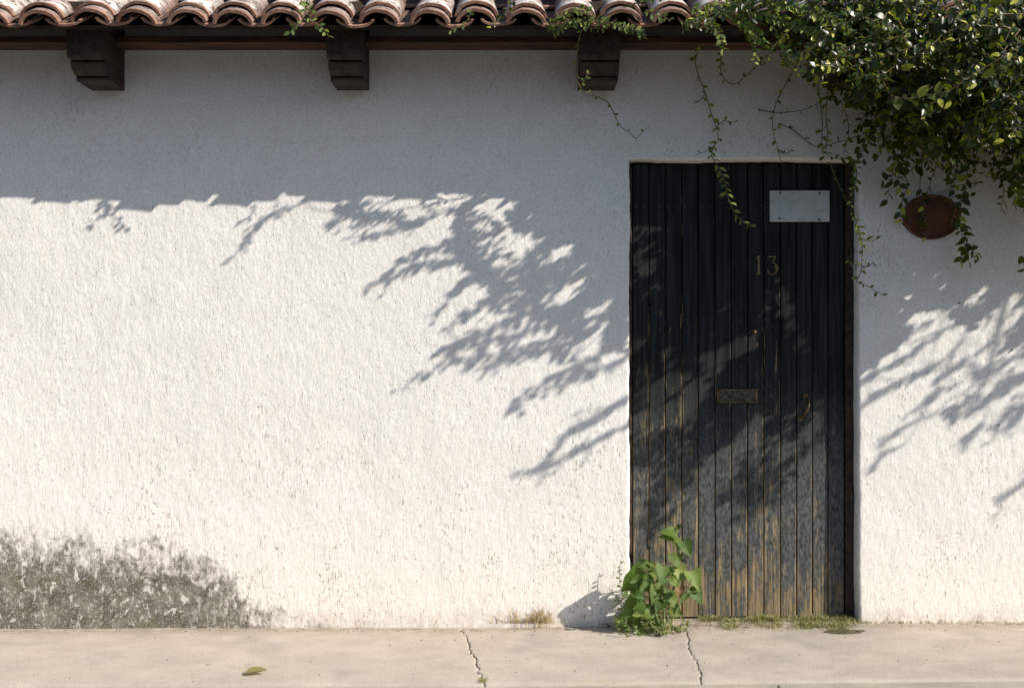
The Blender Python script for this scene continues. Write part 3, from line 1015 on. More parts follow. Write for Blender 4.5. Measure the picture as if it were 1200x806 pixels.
# ---- the big climbing shrub over the right end of the eave
shrub = empty('climbing_shrub', (3.75, -0.12, gz(3.75)))
tag(shrub, 'big dark green climbing shrub spilling over the tiled eave above the door', 'climbing plant')
S = Leafy(31)
stems = MB(); twigs = MB()
base = Vector((3.75, -0.12, gz(3.75) - 0.02))
trunk = smoothpath([base, base + Vector((0.02, -0.02, 0.7)), base + Vector((-0.05, 0.0, 1.5)), base + Vector((0.0, -0.2, 2.2)), base + Vector((-0.2, -0.35, 2.7))], 5)
stems.tube(trunk, [0.045 - 0.022 * i / (len(trunk) - 1) for i in range(len(trunk))], 8)
hub = trunk[-1]
limbs = []
for tgt in (Vector((1.2, -0.5, 2.78)), Vector((1.7, -0.75, 2.9)), Vector((2.2, -0.6, 2.65)), Vector((2.6, -1.0, 2.75)), Vector((3.0, -0.7, 3.05)), Vector((4.1, -1.0, 2.6)), Vector((3.3, -0.5, 2.3)), Vector((1.9, -0.45, 2.45)), Vector((3.2, -1.2, 2.5))):
    mid = hub.lerp(tgt, 0.5) + Vector((0, -0.05, 0.18))
    pth = smoothpath([hub, mid, tgt], 8)
    stems.tube(pth, [0.018 - 0.012 * i / (len(pth) - 1) for i in range(len(pth))], 6)
    limbs += pth
def nearest(p):
    return min(limbs, key=lambda q: (q - p).length_squared)

# what the picture shows: the crown's outline on screen
vis_poly = [(1210, 262), (1185, 240), (1170, 185), (1120, 172), (1085, 192), (1050, 178), (1015, 128), (985, 132), (965, 108), (930, 95), (905, 72), (868, 56), (838, 30), (822, -10), (1210, -10)]
lit_poly = [(1210, 150), (1150, 128), (1105, 118), (1060, 112), (1020, 122), (985, 112), (940, 92), (905, 68), (868, 52), (840, 28), (830, -20), (1210, -20)]
# where its shade may fall on the wall (wall pixels)
sh_poly = [(556, 224), (582, 262), (628, 288), (596, 322), (560, 345), (592, 360), (596, 384), (650, 396), (700, 392), (738, 405), (738, 505),
           (785, 560), (802, 588), (838, 560), (875, 505), (905, 490), (918, 470), (890, 540), (905, 575), (965, 572), (1002, 445), (1040, 420), (1075, 385), (1100, 374), (1130, 384), (1160, 402), (1215, 445), (1215, 200), (556, 200)]
def fleck(cx, cy, a=9, b=3.2):
    c_, s_ = 0.81, -0.59
    return [(cx - a * c_ - b * s_, cy - a * s_ + b * c_), (cx + a * c_ - b * s_, cy + a * s_ + b * c_), (cx + a * c_ + b * s_, cy + a * s_ - b * c_), (cx - a * c_ + b * s_, cy - a * s_ - b * c_)]
holes = [fleck(*q) for q in ((1066, 322), (1100, 325), (1102, 333), (1043, 367), (1060, 352), (1104, 366), (1120, 363), (1122, 388, 12, 5), (1148, 378), (1172, 368), (1165, 388), (1088, 372, 12, 4), (1185, 350), (1142, 352), (1072, 372), (1190, 372, 12, 5), (750, 352), (765, 362), (790, 375), (745, 390), (820, 385))] + [
         [(630, 303), (660, 290), (668, 294), (640, 314)], [(585, 292), (612, 280), (620, 286), (596, 304)], [(640, 352), (690, 322), (696, 328), (650, 362)], [(686, 370), (716, 346), (722, 350), (694, 374)],
         [(1118, 408), (1134, 392), (1142, 396), (1128, 412)], [(1160, 392), (1176, 380), (1184, 384), (1168, 398)], [(855, 395), (925, 362), (930, 378), (862, 408)],
         [(800, 425), (845, 405), (850, 418), (810, 440)], [(762, 232), (776, 232), (792, 282), (818, 314), (812, 324), (782, 298)], [(938, 262), (951, 262), (964, 328), (992, 384), (979, 392), (948, 330)],
         [(745, 395), (775, 380), (775, 395), (748, 408)], [(752, 470), (850, 440), (860, 462), (765, 490)], [(905, 480), (935, 455), (940, 480), (912, 510)], [(945, 505), (975, 485), (975, 520), (950, 530)]]
def allowed(p):
    """keep shrub matter where neither the view nor its shade contradicts the photograph"""
    x, y = pix(p)
    infr = (-30 < x < 1215 and -15 < y < 830)
    if infr and not poly_in(vis_poly, x, y): return False
    sx, sy = shadow_px(p)
    if p.y < -0.01:
        if sy < (224 if sx > 330 else 250) and -p.y > 0.47 and sx < 900: return False
        if sy < 238: return -p.y < 0.9
        if not poly_in(sh_poly, sx, sy) and sx < 1215: return False
        if any(poly_in(h, sx, sy) for h in holes): return False
    return True

def twig(p0, p1, size, step=0.030, cluster=1, droop=0.05, strict=True, rad=0.0022, spread=0.5):
    mid = (p0 + p1) * 0.5 + rv(S.r, 0.02) + Vector((0, 0, droop))
    pth = smoothpath([p0, mid, p1], 4)
    if strict and not all(allowed(q) for q in pth[::2]): return False
    twigs.tube(pth, [rad, rad, rad * .9, rad * .9, rad * .8, rad * .8, rad * .7, rad * .6, rad * .4][:len(pth)], 4)
    n0 = len(S.L)
    S.along(pth, step, size, cluster=cluster, spread=spread)
    S.leaf(pth[-1], pth[-1] - pth[-2], size * 0.9)
    if strict: S.L[n0:] = [l for l in S.L[n0:] if allowed(l[0] + l[1] * l[3] * 0.8)]
    return True

# crown volume, sampled on screen and in depth
cnt = 0; tries = 0
while cnt < 800 and tries < 60000:
    tries += 1
    x = S.r.uniform(835, 1330); y = S.r.uniform(-190, 250)
    d = S.r.uniform(0.10, 1.05)
    d = S.r.uniform(0.10, 0.56) if S.r.random() < 0.88 else S.r.uniform(0.56, 0.92)
    if x < 960: d = S.r.uniform(0.36, 0.62)
    if x > 1190 or y < -20: d = min(d, S.r.uniform(0.4, 0.72))
    if x < 1000 and y < -25: continue
    if x <= 1215 and y > 130: d = S.r.uniform(0.03, 0.45)
    p = P(x, y, d)
    # above the roof surface
    roof_z = EZ + (p.y - EY) * math.tan(SL) + 0.10
    if p.y > EY and p.z > H0 + 1.26 and p.z < roof_z: continue
    p1 = p + Vector((S.r.uniform(-0.16, 0.10), S.r.uniform(-0.12, 0.05), S.r.uniform(-0.13, 0.07)))
    sz = (S.r.uniform(0.030, 0.056) if S.r.random() < 0.8 else S.r.uniform(0.058, 0.080)) if x > 1000 else S.r.uniform(0.020, 0.036)
    if twig(p, p1, sz, step=0.025 if x > 1000 else 0.016): cnt += 1
print('crown twigs', cnt, tries)

# shading part of the crown, mostly above and right of the frame
cnt = 0; tries = 0
while cnt < 1250 and tries < 60000:
    tries += 1
    sx = S.r.uniform(540, 1215) if S.r.random() < 0.7 else S.r.uniform(1000, 1500)
    sy = S.r.uniform(215, 600)
    if sx < 760 and S.r.random() < 0.5: sy = S.r.uniform(222, 400)
    if sx < 1215 and not poly_in(sh_poly, sx, sy): continue
    if sx >= 1215 and sy > 520: continue
    ds = [q / 100 for q in range(48, 92, 4) if (lambda u: -10 < u[0] < 1200 and poly_in(lit_poly, *u))(pix(SH(sx, sy, q / 100)))]
    if ds: d = S.r.choice(ds) + S.r.uniform(-0.02, 0.02)
    else:
        d = S.r.uniform(0.42, 0.90)
    p = SH(sx, sy, d)
    # nothing where it would take the sun off the crown in view
    if not ds:
        bad = False
        for q in range(1, 12):
            w = p - L * (0.05 * q)
            if w.y > -0.45: break
            u = pix(w)
            if 0 < u[0] < 1195 and poly_in(lit_poly, *u): bad = True; break
        if bad: continue
    if p.z > 3.35: continue
    if p.y > EY and p.z < EZ + (p.y - EY) * math.tan(SL) + 0.10 and p.z > H0 + 1.26: continue
    p1 = p + Vector((S.r.uniform(-0.16, 0.02), S.r.uniform(-0.08, 0.08), S.r.uniform(-0.14, 0.04)))
    if twig(p, p1, S.r.uniform(0.030, 0.050), step=0.022): cnt += 1
print('shade twigs', cnt, tries)

# long sprays whose shade reaches out over the white wall (wall pixels of the shade, distance off the wall)
sprays = [([(600, 262), (560, 278), (520, 290), (480, 300), (452, 328)], 0.62, 0.036), ([(590, 282), (545, 300), (500, 312), (464, 322)], 0.66, 0.034), ([(620, 300), (580, 318), (545, 332), (505, 372)], 0.70, 0.036),
          ([(640, 322), (600, 335), (560, 362), (520, 388)], 0.72, 0.036), ([(650, 350), (610, 372), (560, 392), (515, 416)], 0.75, 0.038), ([(660, 372), (620, 388), (570, 402), (530, 412)], 0.76, 0.036),
          ([(700, 385), (640, 402), (590, 414), (540, 425), (487, 441)], 0.78, 0.040), ([(690, 395), (650, 408), (600, 418), (570, 432)], 0.77, 0.036),
          ([(742, 395), (700, 418), (640, 450), (600, 478)], 0.80, 0.038), ([(745, 410), (710, 430), (672, 442), (655, 458)], 0.82, 0.034),
          ([(760, 450), (700, 490), (665, 510), (632, 548)], 0.92, 0.032), ([(755, 490), (700, 515), (655, 540), (612, 557)], 0.94, 0.032), ([(738, 462), (715, 478), (706, 486)], 0.9, 0.026),
          ([(360, 236), (330, 248), (305, 262), (285, 290)], 0.60, 0.028), ([(420, 242), (400, 254), (385, 268)], 0.60, 0.026), ([(470, 246), (440, 256), (412, 266)], 0.58, 0.024),
          ([(520, 250), (490, 262), (455, 272), (425, 276)], 0.60, 0.026),
          ([(1090, 430), (1050, 450), (1008, 475)], 0.88, 0.030), ([(1130, 400), (1100, 425), (1070, 442)], 0.86, 0.032), ([(1125, 450), (1100, 460), (1085, 472)], 0.85, 0.030), ([(1160, 438), (1140, 465), (1105, 485)], 0.86, 0.034),
          ([(1192, 428), (1170, 455), (1140, 480), (1110, 492)], 0.86, 0.034), ([(1152, 492), (1140, 507), (1129, 518)], 0.9, 0.03), ([(1210, 455), (1185, 478), (1175, 490), (1163, 504)], 0.9, 0.032), ([(1225, 460), (1200, 475), (1190, 490), (1180, 500)], 0.88, 0.03),
          ([(1100, 482), (1060, 500), (1035, 520)], 0.9, 0.022), ([(1062, 520), (1035, 532), (1022, 552)], 0.9, 0.022), ([(1240, 530), (1205, 562), (1165, 587)], 0.95, 0.032), ([(1230, 420), (1200, 440), (1172, 462)], 0.85, 0.034),
          ([(1050, 425), (1030, 436), (1012, 446)], 0.85, 0.026), ([(1125, 376), (1085, 402), (1048, 428)], 0.84, 0.028), ([(1100, 372), (1065, 392), (1035, 415)], 0.83, 0.028), ([(1165, 402), (1130, 425), (1092, 448)], 0.84, 0.03), ([(1205, 410), (1165, 432), (1140, 440)], 0.84, 0.03),
          ([(1010, 480), (960, 520), (920, 545), (880, 560)], 0.92, 0.038), ([(870, 490), (830, 540), (795, 590)], 0.98, 0.04), ([(830, 480), (790, 510), (760, 530)], 0.92, 0.036), ([(968, 555), (930, 570), (895, 585)], 0.98, 0.034),
          ([(800, 470), (770, 495), (748, 510)], 0.9, 0.034), ([(850, 560), (820, 580), (800, 600)], 0.98, 0.034)]
for pts, d, size in sprays:
    w = [SH(px, py, d + 0.03 * math.sin(i * 1.7)) for i, (px, py) in enumerate(pts)]
    pth = smoothpath(w, 5)
    q = nearest(pth[0])
    twigs.tube(smoothpath([q, q.lerp(pth[0], 0.3) + rv(S.r, 0.05) + Vector((0, 0, 0.08)), q.lerp(pth[0], 0.7) + rv(S.r, 0.05) + Vector((0, 0, 0.05)), pth[0]], 5), 0.0018, 4)
    twigs.tube(pth, [0.0028 - 0.0018 * i / (len(pth) - 1) for i in range(len(pth))], 4)
    S.along(pth, size * 0.50, size * 0.85, spread=0.6)
    for kk in range(2, len(pth) - 1, 2):          # side twiglets
        sd = (pth[kk + 1] - pth[kk]).normalized()
        e = pth[kk] + (sd * 1.2 + rv(S.r, 0.55)).normalized() * S.r.uniform(0.04, 0.10)
        q2 = smoothpath([pth[kk], e], 3)
        twigs.tube(q2, 0.0012, 4); S.along(q2, size * 0.5, size * 0.62, spread=0.6)

# the two lit sprays and dark hangers that stand out against the wall
def hanger(pts, size, step, parts=None, rad=0.0022, spread=0.6, store=S, tw=twigs, cluster=1, nrm=None):
    w = [P(*q) for q in pts]
    pth = smoothpath(w, 5)
    tw.tube(pth, [rad * (1.15 - 0.75 * i / (len(pth) - 1)) for i in range(len(pth))], 5)
    store.along(pth, step, size, spread=spread, cluster=cluster)
    return pth
hanger([(1030, 60, 0.55), (1035, 95, 0.6), (1045, 112, 0.62), (1065, 116, 0.64), (1085, 112, 0.66), (1100, 110, 0.66)], 0.062, 0.03, rad=0.003)
hanger([(1195, 35, 0.7), (1175, 62, 0.72), (1168, 80, 0.7), (1155, 100, 0.66), (1146, 112, 0.62)], 0.058, 0.032, rad=0.003)
hanger([(1100, 45, 0.6), (1108, 62, 0.6), (1118, 90, 0.55), (1122, 108, 0.52)], 0.03, 0.05, rad=0.0022)
hanger([(1098, 130, 0.25), (1100, 152, 0.18), (1086, 178, 0.12), (1079, 200, 0.10), (1077, 232, 0.07), (1069, 250, 0.05)], 0.030, 0.045, rad=0.0028)
hanger([(1120, 150, 0.2), (1128, 182, 0.13), (1134, 205, 0.11), (1128, 232, 0.12), (1124, 258, 0.13), (1130, 285, 0.14), (1134, 305, 0.14)], 0.045, 0.020, rad=0.0028)
hanger([(1130, 262, 0.13), (1133, 285, 0.14), (1146, 300, 0.15)], 0.042, 0.017)
hanger([(1134, 280, 0.12), (1128, 300, 0.14), (1122, 305, 0.15)], 0.038, 0.02)
hanger([(1098, 150, 0.15), (1062, 175, 0.12), (1045, 205, 0.1), (1040, 235, 0.09)], 0.045, 0.022)
hanger([(1085, 178, 0.12), (1062, 205, 0.1), (1032, 212, 0.1)], 0.052, 0.026)
hanger([(1060, 160, 0.12), (1045, 168, 0.1), (1026, 172, 0.08)], 0.036, 0.03)
hanger([(1200, 170, 0.3), (1193, 200, 0.32), (1190, 222, 0.32), (1196, 238, 0.3)], 0.050, 0.028)
hanger([(1140, 120, 0.3), (1150, 160, 0.15), (1142, 188, 0.08), (1150, 205, 0.05), (1195, 214, 0.05)], 0.028, 0.05)
hanger([(1142, 188, 0.08), (1165, 198, 0.06), (1180, 208, 0.05)], 0.03, 0.04)
hanger([(1152, 214, 0.05), (1130, 216, 0.04), (1112, 222, 0.04), (1090, 235, 0.05)], 0.028, 0.035)
hanger([(1085, 180, 0.08), (1105, 200, 0.06), (1125, 222, 0.05), (1138, 230, 0.05)], 0.03, 0.03)
hanger([(1075, 150, 0.12), (1060, 172, 0.10), (1052, 196, 0.10), (1056, 226, 0.09)], 0.040, 0.018)
hanger([(1090, 150, 0.12), (1098, 185, 0.10), (1090, 215, 0.09), (1082, 245, 0.07), (1084, 262, 0.06)], 0.034, 0.030)
hanger([(1115, 165, 0.12), (1112, 190, 0.1), (1118, 215, 0.1), (1114, 240, 0.1)], 0.036, 0.022)
hanger([(1010, 110, 0.12), (1022, 140, 0.07), (1018, 168, 0.06), (1004, 184, 0.05)], 0.03, 0.028)
hanger([(1032, 118, 0.12), (1048, 150, 0.07), (1066, 172, 0.06), (1064, 196, 0.06)], 0.034, 0.02)
hanger([(1079, 222, 0.09), (1084, 245, 0.06), (1078, 262, 0.05), (1084, 278, 0.05)], 0.034, 0.022)
hanger([(1066, 215, 0.09), (1056, 240, 0.06), (1056, 262, 0.05)], 0.036, 0.02)
hanger([(1128, 230, 0.09), (1118, 250, 0.06), (1114, 268, 0.05)], 0.032, 0.02)
hanger([(1160, 150, 0.2), (1168, 190, 0.14), (1176, 222, 0.14), (1172, 248, 0.14)], 0.04, 0.024)
hanger([(1185, 160, 0.25), (1188, 200, 0.2), (1198, 240, 0.2)], 0.04, 0.024)
hanger([(1198, 300, 0.1), (1201, 316, 0.12)], 0.04, 0.03)
# dark tangle against the wall between the crown and the door
for i in range(85):
    x = S.r.uniform(1015, 1200); y = S.r.uniform(95, 165) + max(0, (x - 1080)) * 0.2
    p = P(x, y, S.r.uniform(0.04, 0.3)); p1 = p + Vector((S.r.uniform(-0.09, 0.09), S.r.uniform(-0.04, 0.04), S.r.uniform(-0.17, -0.06)))
    twig(p, p1, 0.034, step=0.026, strict=False, droop=0.0, rad=0.0016)

# pick the leaves that show largest as single objects
def score(l):
    c_ = l[0] + l[1] * l[3] * 0.5
    x, y = pix(c_)
    if not (0 < x < 1200 and 0 < y < 806): return -1
    return l[3] * (1.0 - c_.y * 0.9) * (0.45 + abs(frame(l[1], l[2]).col[2].y))
S.L.sort(key=score, reverse=True)
stems.build('stem', M['wood_stem'], shrub, smooth=True)
o = twigs.build('twigs', M['twig'], shrub, smooth=True); o['kind'] = 'stuff'
leafs = [leaf_mesh('leaf', 'ovate', M['leaf'], seg=6, curl=c_, fold=f_) for c_, f_ in ((0.15, 0.3), (0.3, 0.2), (0.05, 0.45), (0.25, 0.1), (-0.08, 0.3))]
S.emit_objects(S.L[:300], leafs, shrub)
S.emit_joined(S.L[300:], 'ovate', M['leaf'], shrub, 'foliage')
print('shrub leaves', len(S.L))

# ---- small-leaved creepers: each one a plant with runners (parts) and leaves
vleafs = [leaf_mesh('leaf', 'oval', M['vine_leaf'], seg=4, curl=c_, fold=f_) for c_, f_ in ((0.2, 0.35), (0.35, 0.2), (0.05, 0.5), (0.1, 0.15))]
def creeper(base_pt, label, runners, seed, extra=None):
    root = empty('creeper', P(*base_pt))
    tag(root, label, 'creeper', 'small-leaved creepers on the eave and wall')
    total = 0
    for pts, size, step, cl in runners:
        s = Leafy(seed); seed += 1
        mb = MB()
        pth = smoothpath([P(*q) for q in pts], 5)
        mb.tube(pth, [0.0024 * (1.1 - 0.65 * i / (len(pth) - 1)) for i in range(len(pth))], 5)
        ru = mb.build('runner', M['twig'], root, smooth=True)
        s.along(pth, step, size, spread=0.6, cluster=cl)
        s.emit_objects(s.L, vleafs, ru)
        total += len(s.L)
    return root, total
creeper((818, 50, 0.30), 'creeper runner hanging down the wall onto the left half of the black door', [
    ([(822, 50, 0.30), (815, 75, 0.10), (826, 108, 0.05), (833, 132, 0.05), (839, 150, 0.06), (841, 165, 0.10), (830, 176, 0.13), (816, 181, 0.14)], 0.030, 0.040, 1),
    ([(838, 168, 0.11), (834, 182, 0.13), (842, 196, 0.14), (849, 212, 0.14), (853, 230, 0.13), (860, 248, 0.12), (868, 258, 0.12), (880, 266, 0.12)], 0.030, 0.017, 1),
    ([(846, 60, 0.3), (845, 85, 0.08), (855, 98, 0.05), (866, 96, 0.05), (882, 82, 0.06), (895, 70, 0.2)], 0.024, 0.03, 1),
    ([(839, 150, 0.06), (848, 142, 0.09), (860, 144, 0.12)], 0.03, 0.02, 1),
    ([(827, 110, 0.05), (820, 118, 0.05), (812, 122, 0.06)], 0.018, 0.03, 1)], 100)
creeper((930, 60, 0.3), 'thin bare creeper curving down the shaded wall above the name plate', [
    ([(940, 62, 0.30), (928, 85, 0.06), (918, 104, 0.03), (909, 122, 0.03), (905, 146, 0.03), (910, 170, 0.03), (916, 192, 0.03)], 0.024, 0.06, 1),
    ([(889, 128, 0.03), (905, 132, 0.03), (930, 131, 0.03), (952, 125, 0.04), (972, 110, 0.08)], 0.022, 0.045, 1),
    ([(913, 145, 0.03), (930, 153, 0.03), (946, 166, 0.03), (960, 172, 0.03), (985, 166, 0.04), (1010, 158, 0.04), (1035, 150, 0.08)], 0.024, 0.04, 1),
    ([(911, 175, 0.03), (922, 180, 0.03), (929, 173, 0.04)], 0.018, 0.04, 1)], 140)
creeper((962, 100, 0.3), 'leafy creeper hanging beside the top right corner of the black door', [
    ([(958, 95, 0.25), (961, 120, 0.08), (964, 145, 0.05), (963, 168, 0.04), (966, 188, 0.04)], 0.030, 0.026, 1),
    ([(970, 112, 0.2), (968, 135, 0.07), (970, 158, 0.05), (968, 178, 0.05), (978, 186, 0.05), (992, 188, 0.06)], 0.026, 0.028, 1),
    ([(985, 118, 0.2), (993, 140, 0.08), (994, 160, 0.05), (988, 180, 0.05)], 0.028, 0.035, 1),
    ([(985, 185, 0.05), (1000, 190, 0.06), (1004, 205, 0.07), (1000, 222, 0.08), (998, 240, 0.08), (1003, 258, 0.09), (1009, 275, 0.1)], 0.034, 0.017, 1),
    ([(972, 190, 0.04), (982, 215, 0.03), (992, 235, 0.05), (998, 250, 0.08)], 0.02, 0.04, 1),
    ([(1003, 262, 0.09), (1010, 285, 0.1), (1010, 305, 0.1), (1008, 322, 0.1), (1004, 330, 0.1), (1018, 336, 0.1), (1034, 346, 0.1)], 0.026, 0.028, 1),
    ([(1009, 280, 0.1), (1018, 282, 0.11), (1028, 280, 0.12)], 0.03, 0.022, 1),
    ([(1008, 308, 0.1), (998, 312, 0.1), (993, 302, 0.1)], 0.022, 0.02, 1),
    ([(1010, 312, 0.1), (1018, 312, 0.11), (1024, 306, 0.11)], 0.024, 0.03, 1)], 180)
creeper((700, 30, 0.46), 'creeper spilling over tile ends and dangling past the right corbel', [
    ([(640, 34, 0.45), (655, 22, 0.47), (672, 14, 0.48), (690, 12, 0.48)], 0.026, 0.010, 2),
    ([(648, 38, 0.44), (672, 28, 0.47), (700, 24, 0.48), (722, 30, 0.48), (745, 36, 0.48), (752, 44, 0.47)], 0.026, 0.010, 2),
    ([(662, 18, 0.47), (690, 32, 0.48), (712, 34, 0.47)], 0.026, 0.012, 1),
    ([(694, 24, 0.47), (680, 40, 0.45), (677, 60, 0.34), (676, 88, 0.31), (681, 104, 0.29), (692, 110, 0.27), (700, 114, 0.22)], 0.020, 0.045, 1),
    ([(700, 114, 0.22), (712, 120, 0.14), (718, 130, 0.1), (727, 148, 0.08), (736, 154, 0.08), (745, 162, 0.08), (752, 156, 0.08), (761, 149, 0.08)], 0.022, 0.045, 1),
    ([(682, 100, 0.31), (688, 88, 0.32), (692, 86, 0.32)], 0.022, 0.015, 1)], 220)
creeper((765, 15, 0.46), 'small creeper sprig on tiles left of the climbing shrub', [
    ([(757, 12, 0.47), (768, 18, 0.48), (778, 20, 0.48), (786, 26, 0.48)], 0.026, 0.014, 1),
    ([(800, 34, 0.45), (815, 24, 0.47), (830, 12, 0.48), (842, 4, 0.48)], 0.026, 0.010, 2),
    ([(812, 8, 0.5), (828, 24, 0.49), (842, 38, 0.47), (848, 58, 0.46)], 0.028, 0.012, 2)], 260)
creeper((905, 20, 0.5), 'bright small-leaved creeper along the left edge of the big shrub', [
    ([(835, 8, 0.52), (860, 20, 0.56), (880, 34, 0.58), (895, 50, 0.56)], 0.030, 0.009, 2),
    ([(850, 0, 0.54), (880, 12, 0.58), (905, 22, 0.6), (935, 30, 0.62), (960, 44, 0.62)], 0.032, 0.009, 2),
    ([(870, -5, 0.56), (905, 4, 0.6), (940, 10, 0.64), (975, 24, 0.66), (1000, 40, 0.66)], 0.034, 0.010, 2),
    ([(868, 24, 0.56), (880, 44, 0.55), (886, 58, 0.52), (884, 74, 0.5)], 0.030, 0.012, 1),
    ([(905, 30, 0.6), (918, 52, 0.58), (926, 70, 0.54), (928, 86, 0.5)], 0.030, 0.014, 1),
    ([(960, 40, 0.64), (985, 56, 0.66), (1002, 72, 0.64), (1008, 92, 0.6), (1012, 104, 0.58)], 0.032, 0.015, 1),
    ([(985, 10, 0.66), (1015, 22, 0.7), (1040, 30, 0.7), (1060, 44, 0.7)], 0.034, 0.014, 1)], 330)
creeper((362, 0, 0.46), 'small green sprig growing between tiles near the middle corbel', [
    ([(362, -6, 0.46), (358, 12, 0.48), (364, 24, 0.48), (374, 30, 0.48), (382, 38, 0.48), (386, 45, 0.48)], 0.030, 0.016, 1),
    ([(360, 6, 0.48), (356, 24, 0.48), (346, 32, 0.48), (341, 38, 0.48)], 0.028, 0.016, 1),
    ([(352, -5, 0.46), (356, 8, 0.48), (370, 14, 0.48)], 0.026, 0.014, 1)], 290)
creeper((549, 12, 0.47), 'tiny pale sprig curling round tile end between two corbels', [
    ([(551, 12, 0.48), (549, 22, 0.48), (541, 30, 0.48), (533, 34, 0.48), (526, 37, 0.48)], 0.020, 0.014, 1)], 300)

# ---------------------------------------------------------------- the weed at the foot of the door
weed = empty('weed', (*GP(776, 745), gz(0.66)))
tag(weed, 'leafy green weed growing from the pavement at the door foot', 'weed')
ZP = lambda zx, zy, d: P(700 + zx / 5.036, 600 + zy / 5.036, d)
ms = MB()
main = smoothpath([ZP(385, 720, 0.19), ZP(415, 620, 0.12), ZP(440, 480, 0.08), ZP(480, 330, 0.055), ZP(470, 190, 0.035), ZP(455, 110, 0.03)], 5)
ms.tube(main, [0.005 - 0.0028 * i / (len(main) - 1) for i in range(len(main))], 6)
for pts in ([ZP(395, 720, 0.2), ZP(330, 560, 0.13), ZP(290, 420, 0.12), ZP(300, 330, 0.11)], [ZP(410, 690, 0.18), ZP(480, 560, 0.15), ZP(540, 450, 0.12), ZP(560, 390, 0.10)],
            [ZP(380, 720, 0.2), ZP(260, 600, 0.14), ZP(200, 480, 0.12)], [ZP(390, 700, 0.2), ZP(400, 520, 0.13), ZP(390, 410, 0.12)]):
    q = smoothpath(pts, 4); ms.tube(q, [0.0035 - 0.002 * i / (len(q) - 1) for i in range(len(q))], 5)
ms.build('stem', M['green_stem'], weed, smooth=True)
wl = [weed_leaf_mesh('leaf', M['weed_leaf'], i, c_, f_, w_) for i, (c_, f_, w_) in enumerate(((0.25, 0.25, 0.02), (0.38, 0.15, 0.03), (0.1, 0.4, 0.025), (0.5, 0.3, 0.03)))]
wd = weed_leaf_mesh('leaf', M['weed_dead'], 9, 0.6, 0.8, 0.06)
pet = MB(); wr = random.Random(5)
# base, tip (zoom pixels), depth at base, depth at tip, facing
WL = [((470, 130), (372, 100), 0.05, 0.06, 0.7), ((455, 150), (385, 128), 0.04, 0.08, 0.3), ((470, 95), (490, 72), 0.03, 0.05, 0.2), ((505, 175), (552, 262), 0.05, 0.11, 0.1),
      ((460, 165), (515, 215), 0.04, 0.08, 0.3), ((490, 290), (425, 250), 0.08, 0.12, -0.1), ((300, 320), (222, 300), 0.18, 0.2, 0.6), ((310, 300), (345, 325), 0.17, 0.2, 0.5),
      ((385, 320), (375, 398), 0.17, 0.24, 0.2), ((470, 320), (510, 412), 0.08, 0.14, 0), ((550, 350), (600, 455), 0.10, 0.15, 0), ((560, 450), (625, 540), 0.12, 0.15, 0.1), ((270, 345), (140, 470), 0.18, 0.19, -0.3),
      ((300, 400), (250, 480), 0.19, 0.23, 0), ((430, 385), (480, 430), 0.13, 0.18, 0.2), ((350, 440), (345, 530), 0.2, 0.27, 0.3), ((240, 490), (165, 560), 0.21, 0.24, 0.1),
      ((390, 520), (345, 590), 0.21, 0.26, 0.4), ((430, 500), (480, 560), 0.17, 0.22, 0.3), ((285, 540), (235, 690), 0.22, 0.25, -0.1), ((440, 570), (500, 615), 0.2, 0.25, 0.4),
      ((205, 590), (125, 615), 0.22, 0.24, 0.2), ((260, 440), (200, 400), 0.2, 0.22, -0.2), ((370, 370), (440, 330), 0.15, 0.18, 0.4), ((320, 590), (260, 620), 0.23, 0.26, 0.3),
      ((250, 300), (290, 280), 0.17, 0.19, 0.5), ((420, 460), (400, 520), 0.2, 0.25, 0.2), ((330, 480), (390, 470), 0.2, 0.23, 0.3), ((395, 390), (340, 420), 0.18, 0.2, 0.2),
      ((230, 420), (255, 350), 0.19, 0.2, 0.1), ((520, 470), (490, 530), 0.14, 0.17, 0.1)]
DL = [((480, 440), (496, 510), 0.24, 0.26, 0), ((360, 530), (300, 560), 0.2, 0.23, 0.1)]
for _ in range(20):      # small side leaves filling the stems
    bx, by = wr.gauss(350, 110), wr.uniform(330, 660)
    if not 130 < bx < 600: continue
    an = wr.uniform(0, 6.28); ln = wr.uniform(35, 62)
    dd = wr.uniform(0.10, 0.26)
    WL.append(((bx, by), (bx + ln * math.cos(an), by + abs(ln * math.sin(an)) * 0.8), dd, dd + 0.03, wr.uniform(-0.1, 0.5)))
for lst, mset in ((WL, wl), (DL, [wd])):
    for (b, t, d0, d1, f) in lst:
        pb = ZP(*b, d0 * 0.62 + 0.01); pt = ZP(*t, d1 * 0.62 + 0.015)
        tv = pt - pb; sz = tv.length * 1.02
        nrm = Vector((0.25 + wr.gauss(0, .2), -1 + f * 0.3, 0.45 + f + wr.gauss(0, .15)))
        o = link_mesh('leaf', mset[wr.randrange(len(mset))], weed, pb)
        o.rotation_euler = frame(tv, nrm).to_euler(); o.scale = (sz * wr.uniform(0.9, 1.1), sz, sz)
        if mset[0] is wd: o['label'] = 'withered brown leaf'
        q = min(main, key=lambda v: (v - pb).length + (0.1 if v.z > pb.z else 0))
        pet.tube([q, q.lerp(pb, 0.5) + Vector((0, 0, 0.006)), pb], 0.0013, 4)
pet.build('petioles', M['green_stem'], weed, smooth=True)

